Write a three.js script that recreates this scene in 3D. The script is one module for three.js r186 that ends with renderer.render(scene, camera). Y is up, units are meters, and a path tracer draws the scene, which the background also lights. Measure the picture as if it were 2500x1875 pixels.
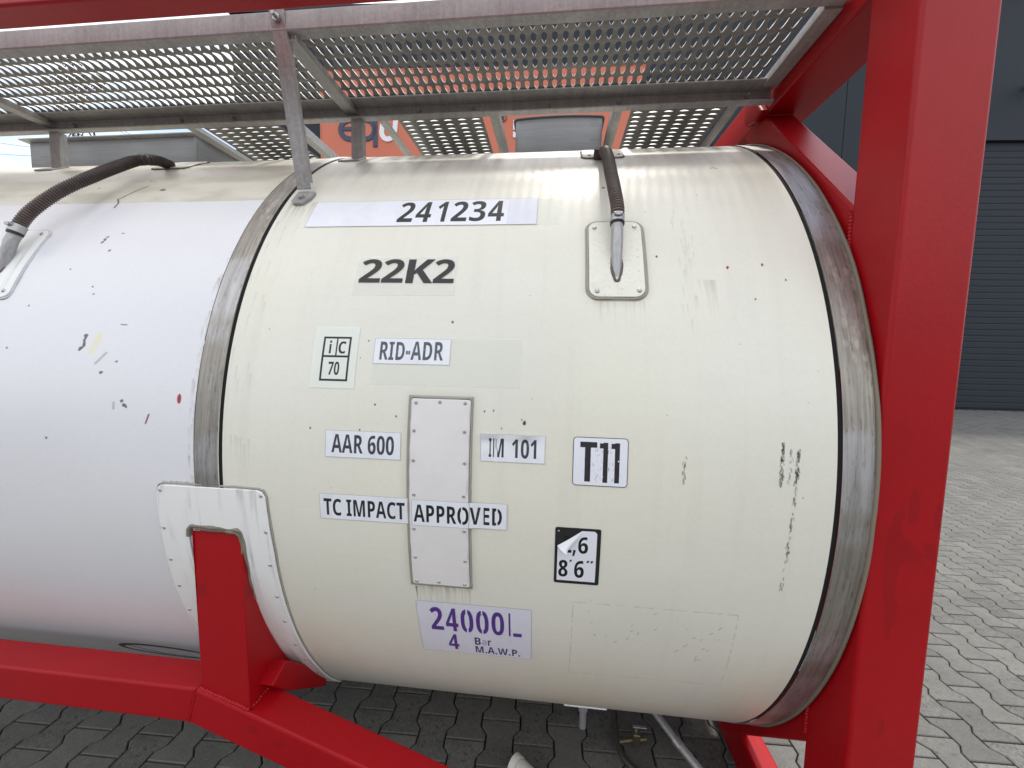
import * as THREE from 'three';
import { mergeGeometries, mergeVertices } from 'three/addons/utils/BufferGeometryUtils.js';
import { RoundedBoxGeometry } from 'three/addons/geometries/RoundedBoxGeometry.js';
import { TessellateModifier } from 'three/addons/modifiers/TessellateModifier.js';

// ---------------------------------------------------------------- camera, sky, sun, exposure
const scene = new THREE.Scene();
const camera = new THREE.PerspectiveCamera(87.88, 1024 / 768, 0.03, 900);
camera.position.set(-0.6183, 1.6313, 2.1024);
camera.rotation.order = 'YXZ';
camera.rotation.set(-0.08547, 0.10261, 0.01957);
const renderer = new THREE.WebGLRenderer({ antialias: true });
renderer.setSize(1024, 768);
renderer.toneMapping = THREE.LinearToneMapping;
renderer.toneMappingExposure = 1.6;
renderer.shadowMap.enabled = true;

const SUN = new THREE.Vector3(0.06, 0.93, -0.37).normalize();
const sun = new THREE.DirectionalLight(new THREE.Color(1, 0.94, 0.84), 2.1);
sun.position.copy(SUN).multiplyScalar(40);
sun.shadow.radius = 11; sun.castShadow = true;
Object.assign(sun.shadow.camera, { left: -16, right: 16, top: 16, bottom: -16, near: 1, far: 90 });
sun.shadow.mapSize.set(4096, 4096);
scene.add(sun);

// ---------------------------------------------------------------- noise
const hash = (x, y, s = 0) => { let h = (x * 374761393 + y * 668265263 + s * 1442695041) | 0; h = Math.imul(h ^ (h >>> 13), 1274126177); h ^= h >>> 16; return (h >>> 0) / 4294967296; };
function vnoise(x, y, s = 0) {
  const ix = Math.floor(x), iy = Math.floor(y), fx = x - ix, fy = y - iy, u = fx * fx * (3 - 2 * fx), v = fy * fy * (3 - 2 * fy);
  const a = hash(ix, iy, s), b = hash(ix + 1, iy, s), c = hash(ix, iy + 1, s), d = hash(ix + 1, iy + 1, s);
  return a + (b - a) * u + (c - a) * v + (a - b - c + d) * u * v;
}
function fbm(x, y, o = 4, s = 0) { let t = 0, a = 0.5, n = 0; for (let i = 0; i < o; i++) { t += a * vnoise(x, y, s + i * 17); n += a; x *= 2.03; y *= 2.03; a *= 0.5; } return t / n; }
let seed = 7; const rnd = () => { seed = (seed + 0x6d2b79f5) | 0; let t = Math.imul(seed ^ (seed >>> 15), 1 | seed); t = (t + Math.imul(t ^ (t >>> 7), 61 | t)) ^ t; return ((t ^ (t >>> 14)) >>> 0) / 4294967296; };
const smooth = (a, b, x) => { const t = Math.min(1, Math.max(0, (x - a) / (b - a))); return t * t * (3 - 2 * t); };
const lerp = (a, b, t) => a + (b - a) * t;

// sky: summer sky with large bright broken clouds, all round
{
  const W = 1024, H = 512, d = new Float32Array(W * H * 4);
  for (let r = 0; r < H; r++) {
    const el = ((r + 0.5) / H - 0.5) * Math.PI, y = Math.sin(el);
    for (let c = 0; c < W; c++) {
      const az = ((c + 0.5) / W - 0.5) * 2 * Math.PI, x = Math.cos(az) * Math.cos(el), z = Math.sin(az) * Math.cos(el), i = (r * W + c) * 4;
      if (y < 0) { d[i] = 0.25; d[i + 1] = 0.25; d[i + 2] = 0.25; d[i + 3] = 1; continue; }
      const k = 1.5 / (y + 0.22), n = fbm(x * k + 3.1, z * k + 7.7, 6, 5), cl = smooth(0.31, 0.55, n) * 0.92 + 0.06;
      const cs = x * SUN.x + y * SUN.y + z * SUN.z, glow = 1 + 0.7 * Math.pow(Math.max(0, cs), 6), h = Math.pow(1 - y, 4);
      const b = [lerp(0.34, 0.66, h), lerp(0.50, 0.76, h), lerp(0.78, 0.92, h)], lit = (0.86 + 0.5 * fbm(x * k * 2 + 9, z * k * 2, 4, 31)) * 1.02;
      d[i] = lerp(b[0], lit * 1.0, cl) * glow; d[i + 1] = lerp(b[1], lit * 0.985, cl) * glow; d[i + 2] = lerp(b[2], lit * 0.965, cl) * glow; d[i + 3] = 1;
    }
  }
  const t = new THREE.DataTexture(d, W, H, THREE.RGBAFormat, THREE.FloatType);
  t.mapping = THREE.EquirectangularReflectionMapping; t.magFilter = THREE.LinearFilter; t.needsUpdate = true;
  scene.background = t; scene.environment = t;
}

// ---------------------------------------------------------------- helpers
const used = {};
const numbered = (n) => { const k = used[n] = (used[n] ?? -1) + 1; return k ? n + '_' + String(k).padStart(3, '0') : n; };
const Y0 = 1.3, R = 1.2, D2R = Math.PI / 180;               // the axis of the tank lies 1.3 m above the ground
function mesh(name, geo, mat, parent, label) {
  const m = new THREE.Mesh(geo, mat); m.name = numbered(name); m.castShadow = m.receiveShadow = true; parent.add(m);
  if (label) m.userData.label = label;
  return m;
}
function thing(name, label, category, group) {
  const o = new THREE.Group(); o.name = numbered(name); scene.add(o); o.userData = { label, category }; if (group) o.userData.group = group;
  return o;
}
const up = (g) => g.translate(0, Y0, 0);                     // tank axis heights -> heights above ground
function flat(g) { const n = g.index ? g.toNonIndexed() : g; for (const k of Object.keys(n.attributes)) if (!['position', 'normal', 'uv'].includes(k)) n.deleteAttribute(k); n.clearGroups?.(); return n; }
const merge = (list) => mergeGeometries(list.map(flat));
// box between two corners, chamfered, uv in metres
function box(x0, x1, y0, y1, z0, z1, r = 0.003) {
  const w = x1 - x0, h = y1 - y0, d = z1 - z0;
  let g = new RoundedBoxGeometry(w, h, d, 2, Math.min(r, w / 2.1, h / 2.1, d / 2.1));
  g = flat(g).translate((x0 + x1) / 2, (y0 + y1) / 2, (z0 + z1) / 2);
  return boxUV(g);
}
function boxUV(g) {
  const p = g.attributes.position, n = g.attributes.normal, uv = new Float32Array(p.count * 2);
  for (let i = 0; i < p.count; i++) {
    const ax = Math.abs(n.getX(i)), ay = Math.abs(n.getY(i)), az = Math.abs(n.getZ(i));
    const [a, b] = ax >= ay && ax >= az ? [p.getZ(i), p.getY(i)] : ay >= az ? [p.getX(i), p.getZ(i)] : [p.getX(i), p.getY(i)];
    uv[2 * i] = a; uv[2 * i + 1] = b;
  }
  g.setAttribute('uv', new THREE.BufferAttribute(uv, 2)); return g;
}
// prism of an outline, along x (outline in z,y) or along z (outline in x,y)
function prism(pts, a, b, axis, bev = 0.003) {
  const s = new THREE.Shape(pts.map((p) => new THREE.Vector2(p[0], p[1])));
  let g = new THREE.ExtrudeGeometry(s, { depth: b - a - 2 * bev, bevelEnabled: bev > 0, bevelSize: bev, bevelThickness: bev, bevelOffset: -bev, bevelSegments: 2 });
  g = flat(g).translate(0, 0, a + bev);
  if (axis === 'x') { g.applyMatrix4(new THREE.Matrix4().set(0, 0, 1, 0, 0, 1, 0, 0, 1, 0, 0, 0, 0, 0, 0, 1)); const i = g.attributes.position.array, n = g.attributes.normal.array; flip(g); }
  return boxUV(g);
}
function flip(g) { for (const k of ['position', 'normal', 'uv']) { const a = g.attributes[k], s = a.itemSize; for (let t = 0; t < a.count; t += 3) for (let c = 0; c < s; c++) { const i = (t + 1) * s + c, j = (t + 2) * s + c, v = a.array[i]; a.array[i] = a.array[j]; a.array[j] = v; } } return g; }
const onCyl = (x, th, r = R) => new THREE.Vector3(x, r * Math.sin(th * D2R), r * Math.cos(th * D2R));
// curved sheet on the tank; lift(u, v) adds to the radius
function sheet(x0, x1, t0, t1, nx, nt, r, lift, uvOf) {
  const P = [], U = [], I = [];
  for (let j = 0; j <= nt; j++) for (let i = 0; i <= nx; i++) {
    const u = i / nx, v = j / nt, x = lerp(x0, x1, u), t = lerp(t0, t1, v), p = onCyl(x, t, r + (lift ? lift(u, v) : 0));
    P.push(p.x, p.y + Y0, p.z); U.push(...(uvOf ? uvOf(x, t) : [u, v]));
  }
  for (let j = 0; j < nt; j++) for (let i = 0; i < nx; i++) { const a = j * (nx + 1) + i, b = a + 1, c = a + nx + 1, d = c + 1; I.push(a, b, d, a, d, c); }
  const g = new THREE.BufferGeometry(); g.setAttribute('position', new THREE.Float32BufferAttribute(P, 3)); g.setAttribute('uv', new THREE.Float32BufferAttribute(U, 2)); g.setIndex(I); g.computeVertexNormals();
  return g;
}
// plate cut from an outline given as [x, theta] and wrapped round the tank
function plate(pts, r, thick, holes = [], edge = 0.05) {
  const s = new THREE.Shape(pts.map(([x, t]) => new THREE.Vector2(x, t * D2R * R)));
  for (const h of holes) s.holes.push(new THREE.Path(h.map(([x, t]) => new THREE.Vector2(x, t * D2R * R))));
  let g = new THREE.ExtrudeGeometry(s, { depth: thick, bevelEnabled: true, bevelSize: 0.0012, bevelThickness: 0.0012, bevelOffset: -0.0012, bevelSegments: 1 });
  g = flat(g); g = new TessellateModifier(edge, 6).modify(g);
  const p = g.attributes.position, uv = new Float32Array(p.count * 2);
  for (let i = 0; i < p.count; i++) {
    const x = p.getX(i), v = p.getY(i), w = p.getZ(i), q = onCyl(x, v / R / D2R, r + w);
    uv[2 * i] = x; uv[2 * i + 1] = v; p.setXYZ(i, q.x, q.y + Y0, q.z);
  }
  g.setAttribute('uv', new THREE.BufferAttribute(uv, 2)); g.computeVertexNormals(); return g;
}
function roundRect(x0, x1, t0, t1, r, n = 6) {                // corners of radius r metres, [x, theta]
  const k = 1 / (R * D2R), out = [], c = [[x1 - r, t1 - r * k, 0], [x0 + r, t1 - r * k, 90], [x0 + r, t0 + r * k, 180], [x1 - r, t0 + r * k, 270]];
  for (const [cx, ct, a] of c) for (let i = 0; i <= n; i++) { const q = (a + (90 * i) / n) * D2R; out.push([cx + r * Math.cos(q), ct + r * k * Math.sin(q)]); }
  return out;
}
function dense(pts, closed, step = 0.012) {
  const out = [];
  for (let i = 0; i < pts.length - (closed ? 0 : 1); i++) {
    const a = pts[i], b = pts[(i + 1) % pts.length], L = Math.hypot(b[0] - a[0], (b[1] - a[1]) * D2R * R), n = Math.max(1, Math.ceil(L / step));
    for (let k = 0; k < n; k++) out.push([lerp(a[0], b[0], k / n), lerp(a[1], b[1], k / n)]);
  }
  if (!closed) out.push(pts[pts.length - 1]);
  return out;
}
// uneven bead of sealant that follows a line on the tank
function bead(pts, rad, closed = true, r = R, wob = 0.0012, sd = 1) {
  const q = dense(pts, closed).map(([x, t], i) => onCyl(x + (fbm(i * 0.35, sd, 2, 3) - 0.5) * 2 * wob, t + (fbm(i * 0.35, sd + 9, 2, 4) - 0.5) * 2 * wob * 48, r + (fbm(i * 0.5, sd, 2, 9) - 0.6) * rad));
  const c = new THREE.CatmullRomCurve3(q, closed, 'centripetal');
  return up(flat(new THREE.TubeGeometry(c, q.length * 2, rad, 6, closed)));
}
// tube with a radius (and colour) that varies along a curve
function sweep(curve, segs, rad, radial = 12, colour) {
  const F = curve.computeFrenetFrames(segs, false), P = [], C = [], U = [], I = [];
  for (let j = 0; j <= segs; j++) {
    const t = j / segs, p = curve.getPointAt(t), r = rad(t);
    for (let i = 0; i <= radial; i++) {
      const a = (i / radial) * Math.PI * 2, q = p.clone().addScaledVector(F.normals[j], Math.cos(a) * r).addScaledVector(F.binormals[j], Math.sin(a) * r);
      P.push(q.x, q.y, q.z); U.push(i / radial, t * curve.getLength() * 4); if (colour) C.push(...colour(t, a));
    }
  }
  for (let j = 0; j < segs; j++) for (let i = 0; i < radial; i++) { const a = j * (radial + 1) + i, b = a + 1, c = a + radial + 1, d = c + 1; I.push(a, d, b, a, c, d); }
  const g = new THREE.BufferGeometry(); g.setAttribute('position', new THREE.Float32BufferAttribute(P, 3)); g.setAttribute('uv', new THREE.Float32BufferAttribute(U, 2));
  if (colour) g.setAttribute('color', new THREE.Float32BufferAttribute(C, 3));
  g.setIndex(I); g.computeVertexNormals(); return g;
}
const curve3 = (pts) => new THREE.CatmullRomCurve3(pts.map((p) => (p.isVector3 ? p : new THREE.Vector3(...p))), false, 'centripetal');
const tube = (pts, r, segs = 24, radial = 12) => { const c = curve3(pts); return sweep(c, segs, () => r, radial); };
function rod(a, b, r, radial = 12) { const A = new THREE.Vector3(...a), B = new THREE.Vector3(...b), g = new THREE.CylinderGeometry(r, r, A.distanceTo(B), radial); g.applyQuaternion(new THREE.Quaternion().setFromUnitVectors(new THREE.Vector3(0, 1, 0), B.clone().sub(A).normalize())); return flat(g.translate(...A.add(B).multiplyScalar(0.5).toArray())); }
// small lathe whose axis stands out of the tank skin
function studGeo(prof) { return new THREE.LatheGeometry(prof.map((p) => new THREE.Vector2(...p)), 12); }
function stand(o, x, th, r = R) { const n = onCyl(0, th, 1); n.x = 0; o.position.copy(onCyl(x, th, r)).add(new THREE.Vector3(0, Y0, 0)); o.quaternion.setFromUnitVectors(new THREE.Vector3(0, 1, 0), n.normalize()); return o; }
const RIVET = studGeo([[0.0001, 0.0008], [0.0013, 0.0009], [0.0016, 0.0026], [0.0026, 0.0027], [0.0042, 0.0014], [0.0047, -0.001]]);
const DOME = studGeo([[0.0001, 0.0045], [0.003, 0.0042], [0.0055, 0.0025], [0.0064, 0], [0.0064, -0.002]]);

// ---------------------------------------------------------------- textures
const S2 = (v) => (v <= 0.0031308 ? v * 12.92 : 1.055 * Math.pow(v, 1 / 2.4) - 0.055);
function canvasTex(c, srgb = true) { const t = new THREE.CanvasTexture(c); if (srgb) t.colorSpace = THREE.SRGBColorSpace; t.anisotropy = 8; return t; }
function fieldCanvas(w, h, f) {                               // f(u, v from the bottom) -> linear rgb
  const c = document.createElement('canvas'); c.width = w; c.height = h;
  const x = c.getContext('2d'), im = x.createImageData(w, h), d = im.data;
  for (let j = 0; j < h; j++) for (let i = 0; i < w; i++) { const q = f((i + 0.5) / w, 1 - (j + 0.5) / h), k = (j * w + i) * 4; d[k] = 255 * S2(q[0]); d[k + 1] = 255 * S2(q[1]); d[k + 2] = 255 * S2(q[2]); d[k + 3] = 255; }
  x.putImageData(im, 0, 0); return c;
}
function repeatTex(c, sx, sy = sx, srgb = true) { const t = canvasTex(c, srgb); t.wrapS = t.wrapT = THREE.RepeatWrapping; t.repeat.set(1 / sx, 1 / sy); return t; }
// noise that tiles over the unit square
function tile(u, v, n, o, s) { const f = (a, b) => fbm(a * n, b * n, o, s), wu = u, wv = v; return lerp(lerp(f(u, v), f(u + 1, v), 1 - wu), lerp(f(u, v + 1), f(u + 1, v + 1), 1 - wu), 1 - wv); }
const std = (o) => new THREE.MeshStandardMaterial(o), phys = (o) => new THREE.MeshPhysicalMaterial(o);
const lin = (r, g, b) => new THREE.Color().setRGB(r, g, b);

const redC = fieldCanvas(1024, 1024, (u, v) => { const n = tile(u, v, 5, 4, 3), m = tile(u, v, 60, 2, 8), k = 0.82 + 0.28 * n + 0.07 * (m - 0.5); return [0.335 * k, 0.0005 * k + 0.0003 * n, 0.004 * k + 0.0015 * n]; });
{ const g = redC.getContext('2d'); for (let i = 0; i < 90; i++) { g.globalAlpha = 0.12 + 0.3 * rnd(); const x = rnd() * 1024, y = rnd() * 1024; g.strokeStyle = rnd() < 0.7 ? '#3a0a0c' : '#d8606a'; g.lineWidth = 0.8 + 1.6 * rnd(); g.beginPath(); g.moveTo(x, y); g.lineTo(x + 26 * (rnd() - 0.5), y + 10 * (rnd() - 0.5)); g.stroke(); } for (let i = 0; i < 26; i++) { g.globalAlpha = 0.08 + 0.1 * rnd(); g.fillStyle = '#4a0a10'; g.beginPath(); const x = rnd() * 1024, y = rnd() * 1024, r = 8 + 30 * rnd(); for (let k = 0; k < 12; k++) { const a = k / 12 * 6.283, q = r * (0.5 + 0.7 * rnd()); g.lineTo(x + q * Math.cos(a), y + q * Math.sin(a)); } g.fill(); } g.globalAlpha = 1; }
const redTex = repeatTex(redC, 0.9);
const peelBump = repeatTex(fieldCanvas(512, 512, (u, v) => { const n = tile(u, v, 90, 2, 11) * 0.6 + tile(u, v, 14, 3, 12) * 0.4; return [n, n, n]; }), 0.6, 0.6, false);
const RED = phys({ map: redTex, roughness: 0.42, specularIntensity: 0.6, bumpMap: peelBump, bumpScale: 0.0007 });
const galvC = fieldCanvas(512, 512, (u, v) => { const n = tile(u, v, 6, 4, 21), s = tile(u * 1, v, 70, 2, 22), st = fbm(u * 70, v * 3, 3, 23), k = 0.55 + 0.5 * n + 0.35 * (s - 0.5) + 0.25 * (st - 0.5); return [0.42 * k, 0.41 * k, 0.405 * k]; });
const GALV = std({ map: repeatTex(galvC, 0.5), roughness: 0.5, metalness: 0.2, bumpMap: peelBump, bumpScale: 0.0006 });
const GRATE = std({ map: repeatTex(galvC, 0.35), color: lin(0.66, 0.66, 0.64), roughness: 0.55, metalness: 0.2, side: THREE.DoubleSide }), TREADLIT = std({ color: lin(0.70, 0.69, 0.66), roughness: 0.5, side: THREE.DoubleSide });  // lips get a paler copy of the grating metal, sunlight put into the colour
const ALUBOX = std({ map: repeatTex(fieldCanvas(512, 512, (u, v) => { const n = tile(u, v, 5, 4, 41), s = fbm(u * 4, v * 90, 3, 42), k = 0.7 + 0.4 * n + 0.25 * (s - 0.5); return [0.27 * k, 0.275 * k, 0.285 * k]; }), 0.5), roughness: 0.68, metalness: 0.1 });
const bandC = fieldCanvas(128, 2048, (u, v) => {
  const st = fbm(u * 12, v * 14, 4, 51), st2 = fbm(u * 40, v * 30, 3, 52), bl = fbm(u * 2, v * 40, 4, 53), rg = fbm(0.5, v * 14, 3, 54), old = smooth(0.42, 0.62, rg + 0.25 * (bl - 0.5));
  const k = lerp(0.60, 0.80, smooth(0.3, 0.7, st * 0.6 + st2 * 0.4)) * lerp(0.9, 1.06, bl); const d = smooth(0.66, 0.8, fbm(u * 14, v * 90, 3, 55)) * 0.2;
  const c = lerp(1, 0.76, old) * k * (1 - d); return [c * 0.60, c * lerp(0.585, 0.565, old), c * lerp(0.59, 0.51, old)];
}), bandTex = (() => {
  const g = bandC.getContext('2d');
  for (let i = 0; i < 500; i++) { const x = rnd() * 128, y = rnd() * 2048, l = 6 + 50 * rnd() * rnd(); g.globalAlpha = 0.1 + 0.3 * rnd(); g.strokeStyle = rnd() < 0.62 ? '#2e2823' : '#e2dcd2'; g.lineWidth = 0.6 + 2.4 * rnd() * rnd(); g.beginPath(); g.moveTo(x, y); g.lineTo(x + 6 * (rnd() - 0.5), y + l); g.stroke(); }
  for (let i = 0; i < 90; i++) { g.globalAlpha = 0.08 + 0.2 * rnd(); const x = rnd() < 0.6 ? 100 + 28 * rnd() : rnd() * 128; g.fillStyle = rnd() < 0.7 ? '#3a322a' : '#d8d2c8'; const y = rnd() * 2048, r = 2 + 7 * rnd() * rnd(); g.beginPath(); for (let k = 0; k < 8; k++) { const a = k / 8 * 6.283, q = r * (0.5 + 0.8 * rnd()); g.lineTo(x + q * Math.cos(a), y + q * Math.sin(a) * 1.6); } g.fill(); }
  for (let i = 0; i < 46; i++) { g.globalAlpha = 0.25; g.fillStyle = '#cfc8c0'; g.beginPath(); g.ellipse(30 + 90 * rnd(), 380 + 260 * rnd(), 4 + 7 * rnd(), 5 + 9 * rnd(), rnd() * 3, 0, 7); g.fill(); }
  g.globalAlpha = 1; return canvasTex(bandC);
})(); bandTex.wrapS = bandTex.wrapT = THREE.RepeatWrapping;
const bandRough = canvasTex(fieldCanvas(64, 1024, (u, v) => { const n = 0.15 + 0.22 * fbm(u * 6, v * 30, 4, 58); return [n, n, n]; }), false); bandRough.wrapS = bandRough.wrapT = THREE.RepeatWrapping;
const BAND = std({ map: bandTex, roughnessMap: bandRough, roughness: 1, metalness: 0.88 });
const BLACK = std({ color: lin(0.005, 0.005, 0.0055), roughness: 0.95 });
const SEAL = std({ map: repeatTex(fieldCanvas(256, 256, (u, v) => { const n = tile(u, v, 9, 4, 61), k = 0.45 + 0.9 * n; return [0.36 * k, 0.34 * k, 0.305 * k]; }), 0.25), roughness: 0.7 });
const DIRTSEAL = std({ color: lin(0.12, 0.105, 0.085), roughness: 0.8 });
const STEEL = std({ color: lin(0.42, 0.42, 0.43), roughness: 0.35, metalness: 0.7 });
const PIPE = std({ map: repeatTex(galvC, 0.3), color: lin(1.15, 1.17, 1.2), roughness: 0.4, metalness: 0.5 });
const RUBBER = std({ color: lin(0.02, 0.018, 0.017), roughness: 0.55 });

// ---------------------------------------------------------------- paint of the two cladding sections (weathered, stained, chipped)
const TT = 82, TB = -62;                                     // the angles the painted maps cover
function panelMap(xa, xb, w, h, base, marks) {
  const c = fieldCanvas(w, h, (u, v) => base(lerp(xa, xb, u), lerp(TB, TT, v))), g = c.getContext('2d');
  const X = (x) => ((x - xa) / (xb - xa)) * w, Y = (t) => ((TT - t) / (TT - TB)) * h, M = w / (xb - xa);
  marks(g, X, Y, M); return canvasTex(c);
}
function blot(g, x, y, r, col, n = 9) { r *= 0.8; g.fillStyle = col; g.beginPath(); for (let i = 0; i < n; i++) { const a = (i / n) * 6.283, q = r * (0.55 + 0.8 * rnd()); g.lineTo(x + Math.cos(a) * q, y + Math.sin(a) * q * 1.25); } g.fill(); }
function streak(g, x, y, len, w, col, a) { const gr = g.createLinearGradient(0, y, 0, y + len); gr.addColorStop(0, `rgba(${col},${a})`); gr.addColorStop(1, `rgba(${col},0)`); g.fillStyle = gr; g.beginPath(); g.moveTo(x - w / 2, y); g.lineTo(x + w / 2, y); g.lineTo(x + w * 0.2 + (rnd() - 0.5) * w, y + len); g.fill(); }
function speckles(g, X, Y, xa, xb, n, seedv) { for (let i = 0; i < n; i++) { const x = lerp(xa, xb, rnd()), t = lerp(-50, 70, rnd()); blot(g, X(x), Y(t), 0.5 + 1.3 * rnd() * rnd(), rnd() < 0.85 ? 'rgba(60,58,50,0.6)' : 'rgba(25,24,22,0.9)', 6); } }
const line = (g, pts, w, col) => { g.strokeStyle = col; g.lineWidth = w; g.lineCap = 'round'; g.beginPath(); pts.forEach((p, i) => (i ? g.lineTo(p[0], p[1]) : g.moveTo(p[0], p[1]))); g.stroke(); };

const XR0 = -1.441, XR1 = -0.006, XL0 = -3.7, XL1 = -1.521;
const creamMap = panelMap(XR0, XR1, 1024, 2048, (x, t) => {
  const s = t * D2R * R, big = fbm(x * 3 + 2, s * 3, 4, 71), fine = fbm(x * 160, s * 160, 3, 72), drip = fbm(x * 34, s * 1.6 + 5, 4, 73), hor = fbm(x * 8, s * 60, 3, 77);
  let k = 0.95 + 0.10 * (big - 0.5) + 0.05 * (fine - 0.5) + 0.02 * (hor - 0.5);
  const yel = smooth(0.45, 0.8, fbm(x * 2.2 + 8, s * 2.2 + 1, 4, 74)) * 0.25 + smooth(-14, -34, t) * smooth(0.35, 0.7, fbm(x * 4, s * 3, 4, 75)) * 0.6;
  const grimeShade = smooth(36, 62, t) * (0.16 + 0.34 * smooth(0.35, 0.75, drip * 0.6 + big * 0.4)) + smooth(0.55, 0.8, drip) * 0.03;  // grime on the crest, strengthened to paint in the shade under the walkway
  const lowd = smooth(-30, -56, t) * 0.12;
  k *= 1 - grimeShade * 0.85 - lowd * 0.5;
  return [0.755 * k, (0.745 - 0.012 * yel - 0.03 * grimeShade) * k, (0.66 - 0.08 * yel - 0.02 * grimeShade) * k];
}, (g, X, Y, M) => {
  speckles(g, X, Y, XR0, XR1, 60);
  for (let i = 0; i < 70; i++) streak(g, X(lerp(XR0, XR1, rnd())), Y(lerp(44, 62, rnd())), (0.04 + 0.1 * rnd()) * M, 3 + 9 * rnd(), rnd() < 0.5 ? '240,238,228' : '120,112,98', 0.03 + 0.06 * rnd());
  for (const x of [-0.25, -0.262, -0.245]) streak(g, X(x), Y(25), 0.11 * M, 9, '110,106,92', 0.13);
  for (let i = 0; i < 30; i++) streak(g, X(-0.3 + 0.05 * (rnd() - 0.5)), Y(20 + 18 * rnd()), 0.05 * M, 3, '105,100,88', 0.12);
  for (const [x, t] of [[-0.208, 26.7], [-0.127, 27.1]]) blot(g, X(x), Y(t), 3, '#7d1a20');
  for (const [x, t, r] of [[-0.37, 28.3, 2.4], [-0.155, 22.55, 1.8], [-0.081, 25, 2], [-0.49, 41.8, 3.2], [-1.046, 9.25, 2], [-0.991, 8, 2], [-1.208, 6.26, 2], [-1.081, 6.28, 1.6], [-1.076, 16.8, 1.6], [-0.868, 19.3, 2.4], [-0.682, 7.8, 4], [-0.777, 8.9, 1.5], [-0.755, 9, 1.5], [-0.688, 8.1, 1.4], [-0.735, 7.1, 1.5]]) blot(g, X(x), Y(t), r, 'rgba(32,30,27,0.9)');
  line(g, [[X(-0.172), Y(47.1)], [X(-0.163), Y(47.3)], [X(-0.154), Y(46.9)]], 2.4, 'rgba(40,38,34,0.9)');
  // rubbed black scuff marks beside the end band
  for (const [x0, x1, ta, tb, n, d] of [[-0.32, -0.323, 5.6, 2.0, 24, 0.6], [-0.116, -0.118, 6.9, 2.6, 46, 0.95], [-0.099, -0.102, 6.2, 2.6, 22, 0.5], [-0.083, -0.088, 6.4, 2.6, 50, 0.9], [-0.088, -0.093, 2.6, -9.4, 46, 0.7], [-0.094, -0.094, -3, -6, 10, 0.8]]) for (let i = 0; i < n; i++) {
    const q = rnd(), x = X(lerp(x0, x1, q) + (rnd() - 0.5) * 0.006), y = Y(lerp(ta, tb, q)); g.globalAlpha = d * (0.4 + 0.6 * rnd());
    line(g, [[x, y], [x + (rnd() - 0.5) * 4, y + 2 + 5 * rnd()]], 0.6 + 1.5 * rnd() * rnd(), '#1c1b19'); g.globalAlpha = 1;
  }
  // ghost of a placard that was taken off
  for (const [a, b] of [[[-0.554, -13.4], [-0.171, -13.4]], [[-0.171, -13.4], [-0.16, -26.5]], [[-0.16, -26.5], [-0.553, -27]], [[-0.553, -27], [-0.554, -13.4]]]) for (let i = 0; i < 34; i++) { const q = i / 34; if (rnd() < 0.28) continue; g.globalAlpha = 0.15 + 0.3 * rnd(); line(g, [[X(lerp(a[0], b[0], q)), Y(lerp(a[1], b[1], q))], [X(lerp(a[0], b[0], q + 0.024)), Y(lerp(a[1], b[1], q + 0.024))]], 1.2, '#77705f'); g.globalAlpha = 1; }
  for (let i = 0; i < 26; i++) { g.globalAlpha = 0.2 + 0.3 * rnd(); const x = X(lerp(-0.53, -0.2, rnd())), y = Y(lerp(-14, -22, rnd())); line(g, [[x, y], [x + 5 * rnd(), y - 6 * rnd()]], 1 + 2 * rnd(), '#76715f'); g.globalAlpha = 1; }
  // dirt lines round the fitted plates and stains that ran down from them
  g.shadowColor = 'rgba(70,62,48,0.55)'; g.shadowBlur = 14; g.strokeStyle = 'rgba(90,82,66,0.5)'; g.lineWidth = 5; g.strokeRect(X(-0.958), Y(10.3), X(-0.806) - X(-0.958), Y(-12.6) - Y(10.3)); g.beginPath(); g.roundRect(X(-0.543), Y(34.1), X(-0.398) - X(-0.543), Y(22.3) - Y(34.1), 0.03 * M); g.stroke(); g.shadowBlur = 0;
  for (let i = 0; i < 40; i++) streak(g, X(lerp(-0.96, -0.8, rnd())), Y(-12.7), (0.02 + 0.09 * rnd()) * M, 2 + 3 * rnd(), '96,88,70', 0.12);
  for (let i = 0; i < 26; i++) streak(g, X(lerp(-0.545, -0.4, rnd())), Y(22.2), (0.02 + 0.08 * rnd()) * M, 2 + 3 * rnd(), '104,98,84', 0.07);
  for (let i = 0; i < 26; i++) streak(g, X(lerp(-1.44, -1.36, rnd())), Y(40 * rnd()), 0.08 * M, 5, '104,98,84', 0.09);
  for (let i = 0; i < 14; i++) streak(g, X(lerp(-1.43, -1.34, rnd())), Y(39.5), 0.12 * M, 4, '80,72,56', 0.12);
  streak(g, X(-0.948), Y(-13), 0.06 * M, 3, '40,36,30', 0.5);
});
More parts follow.
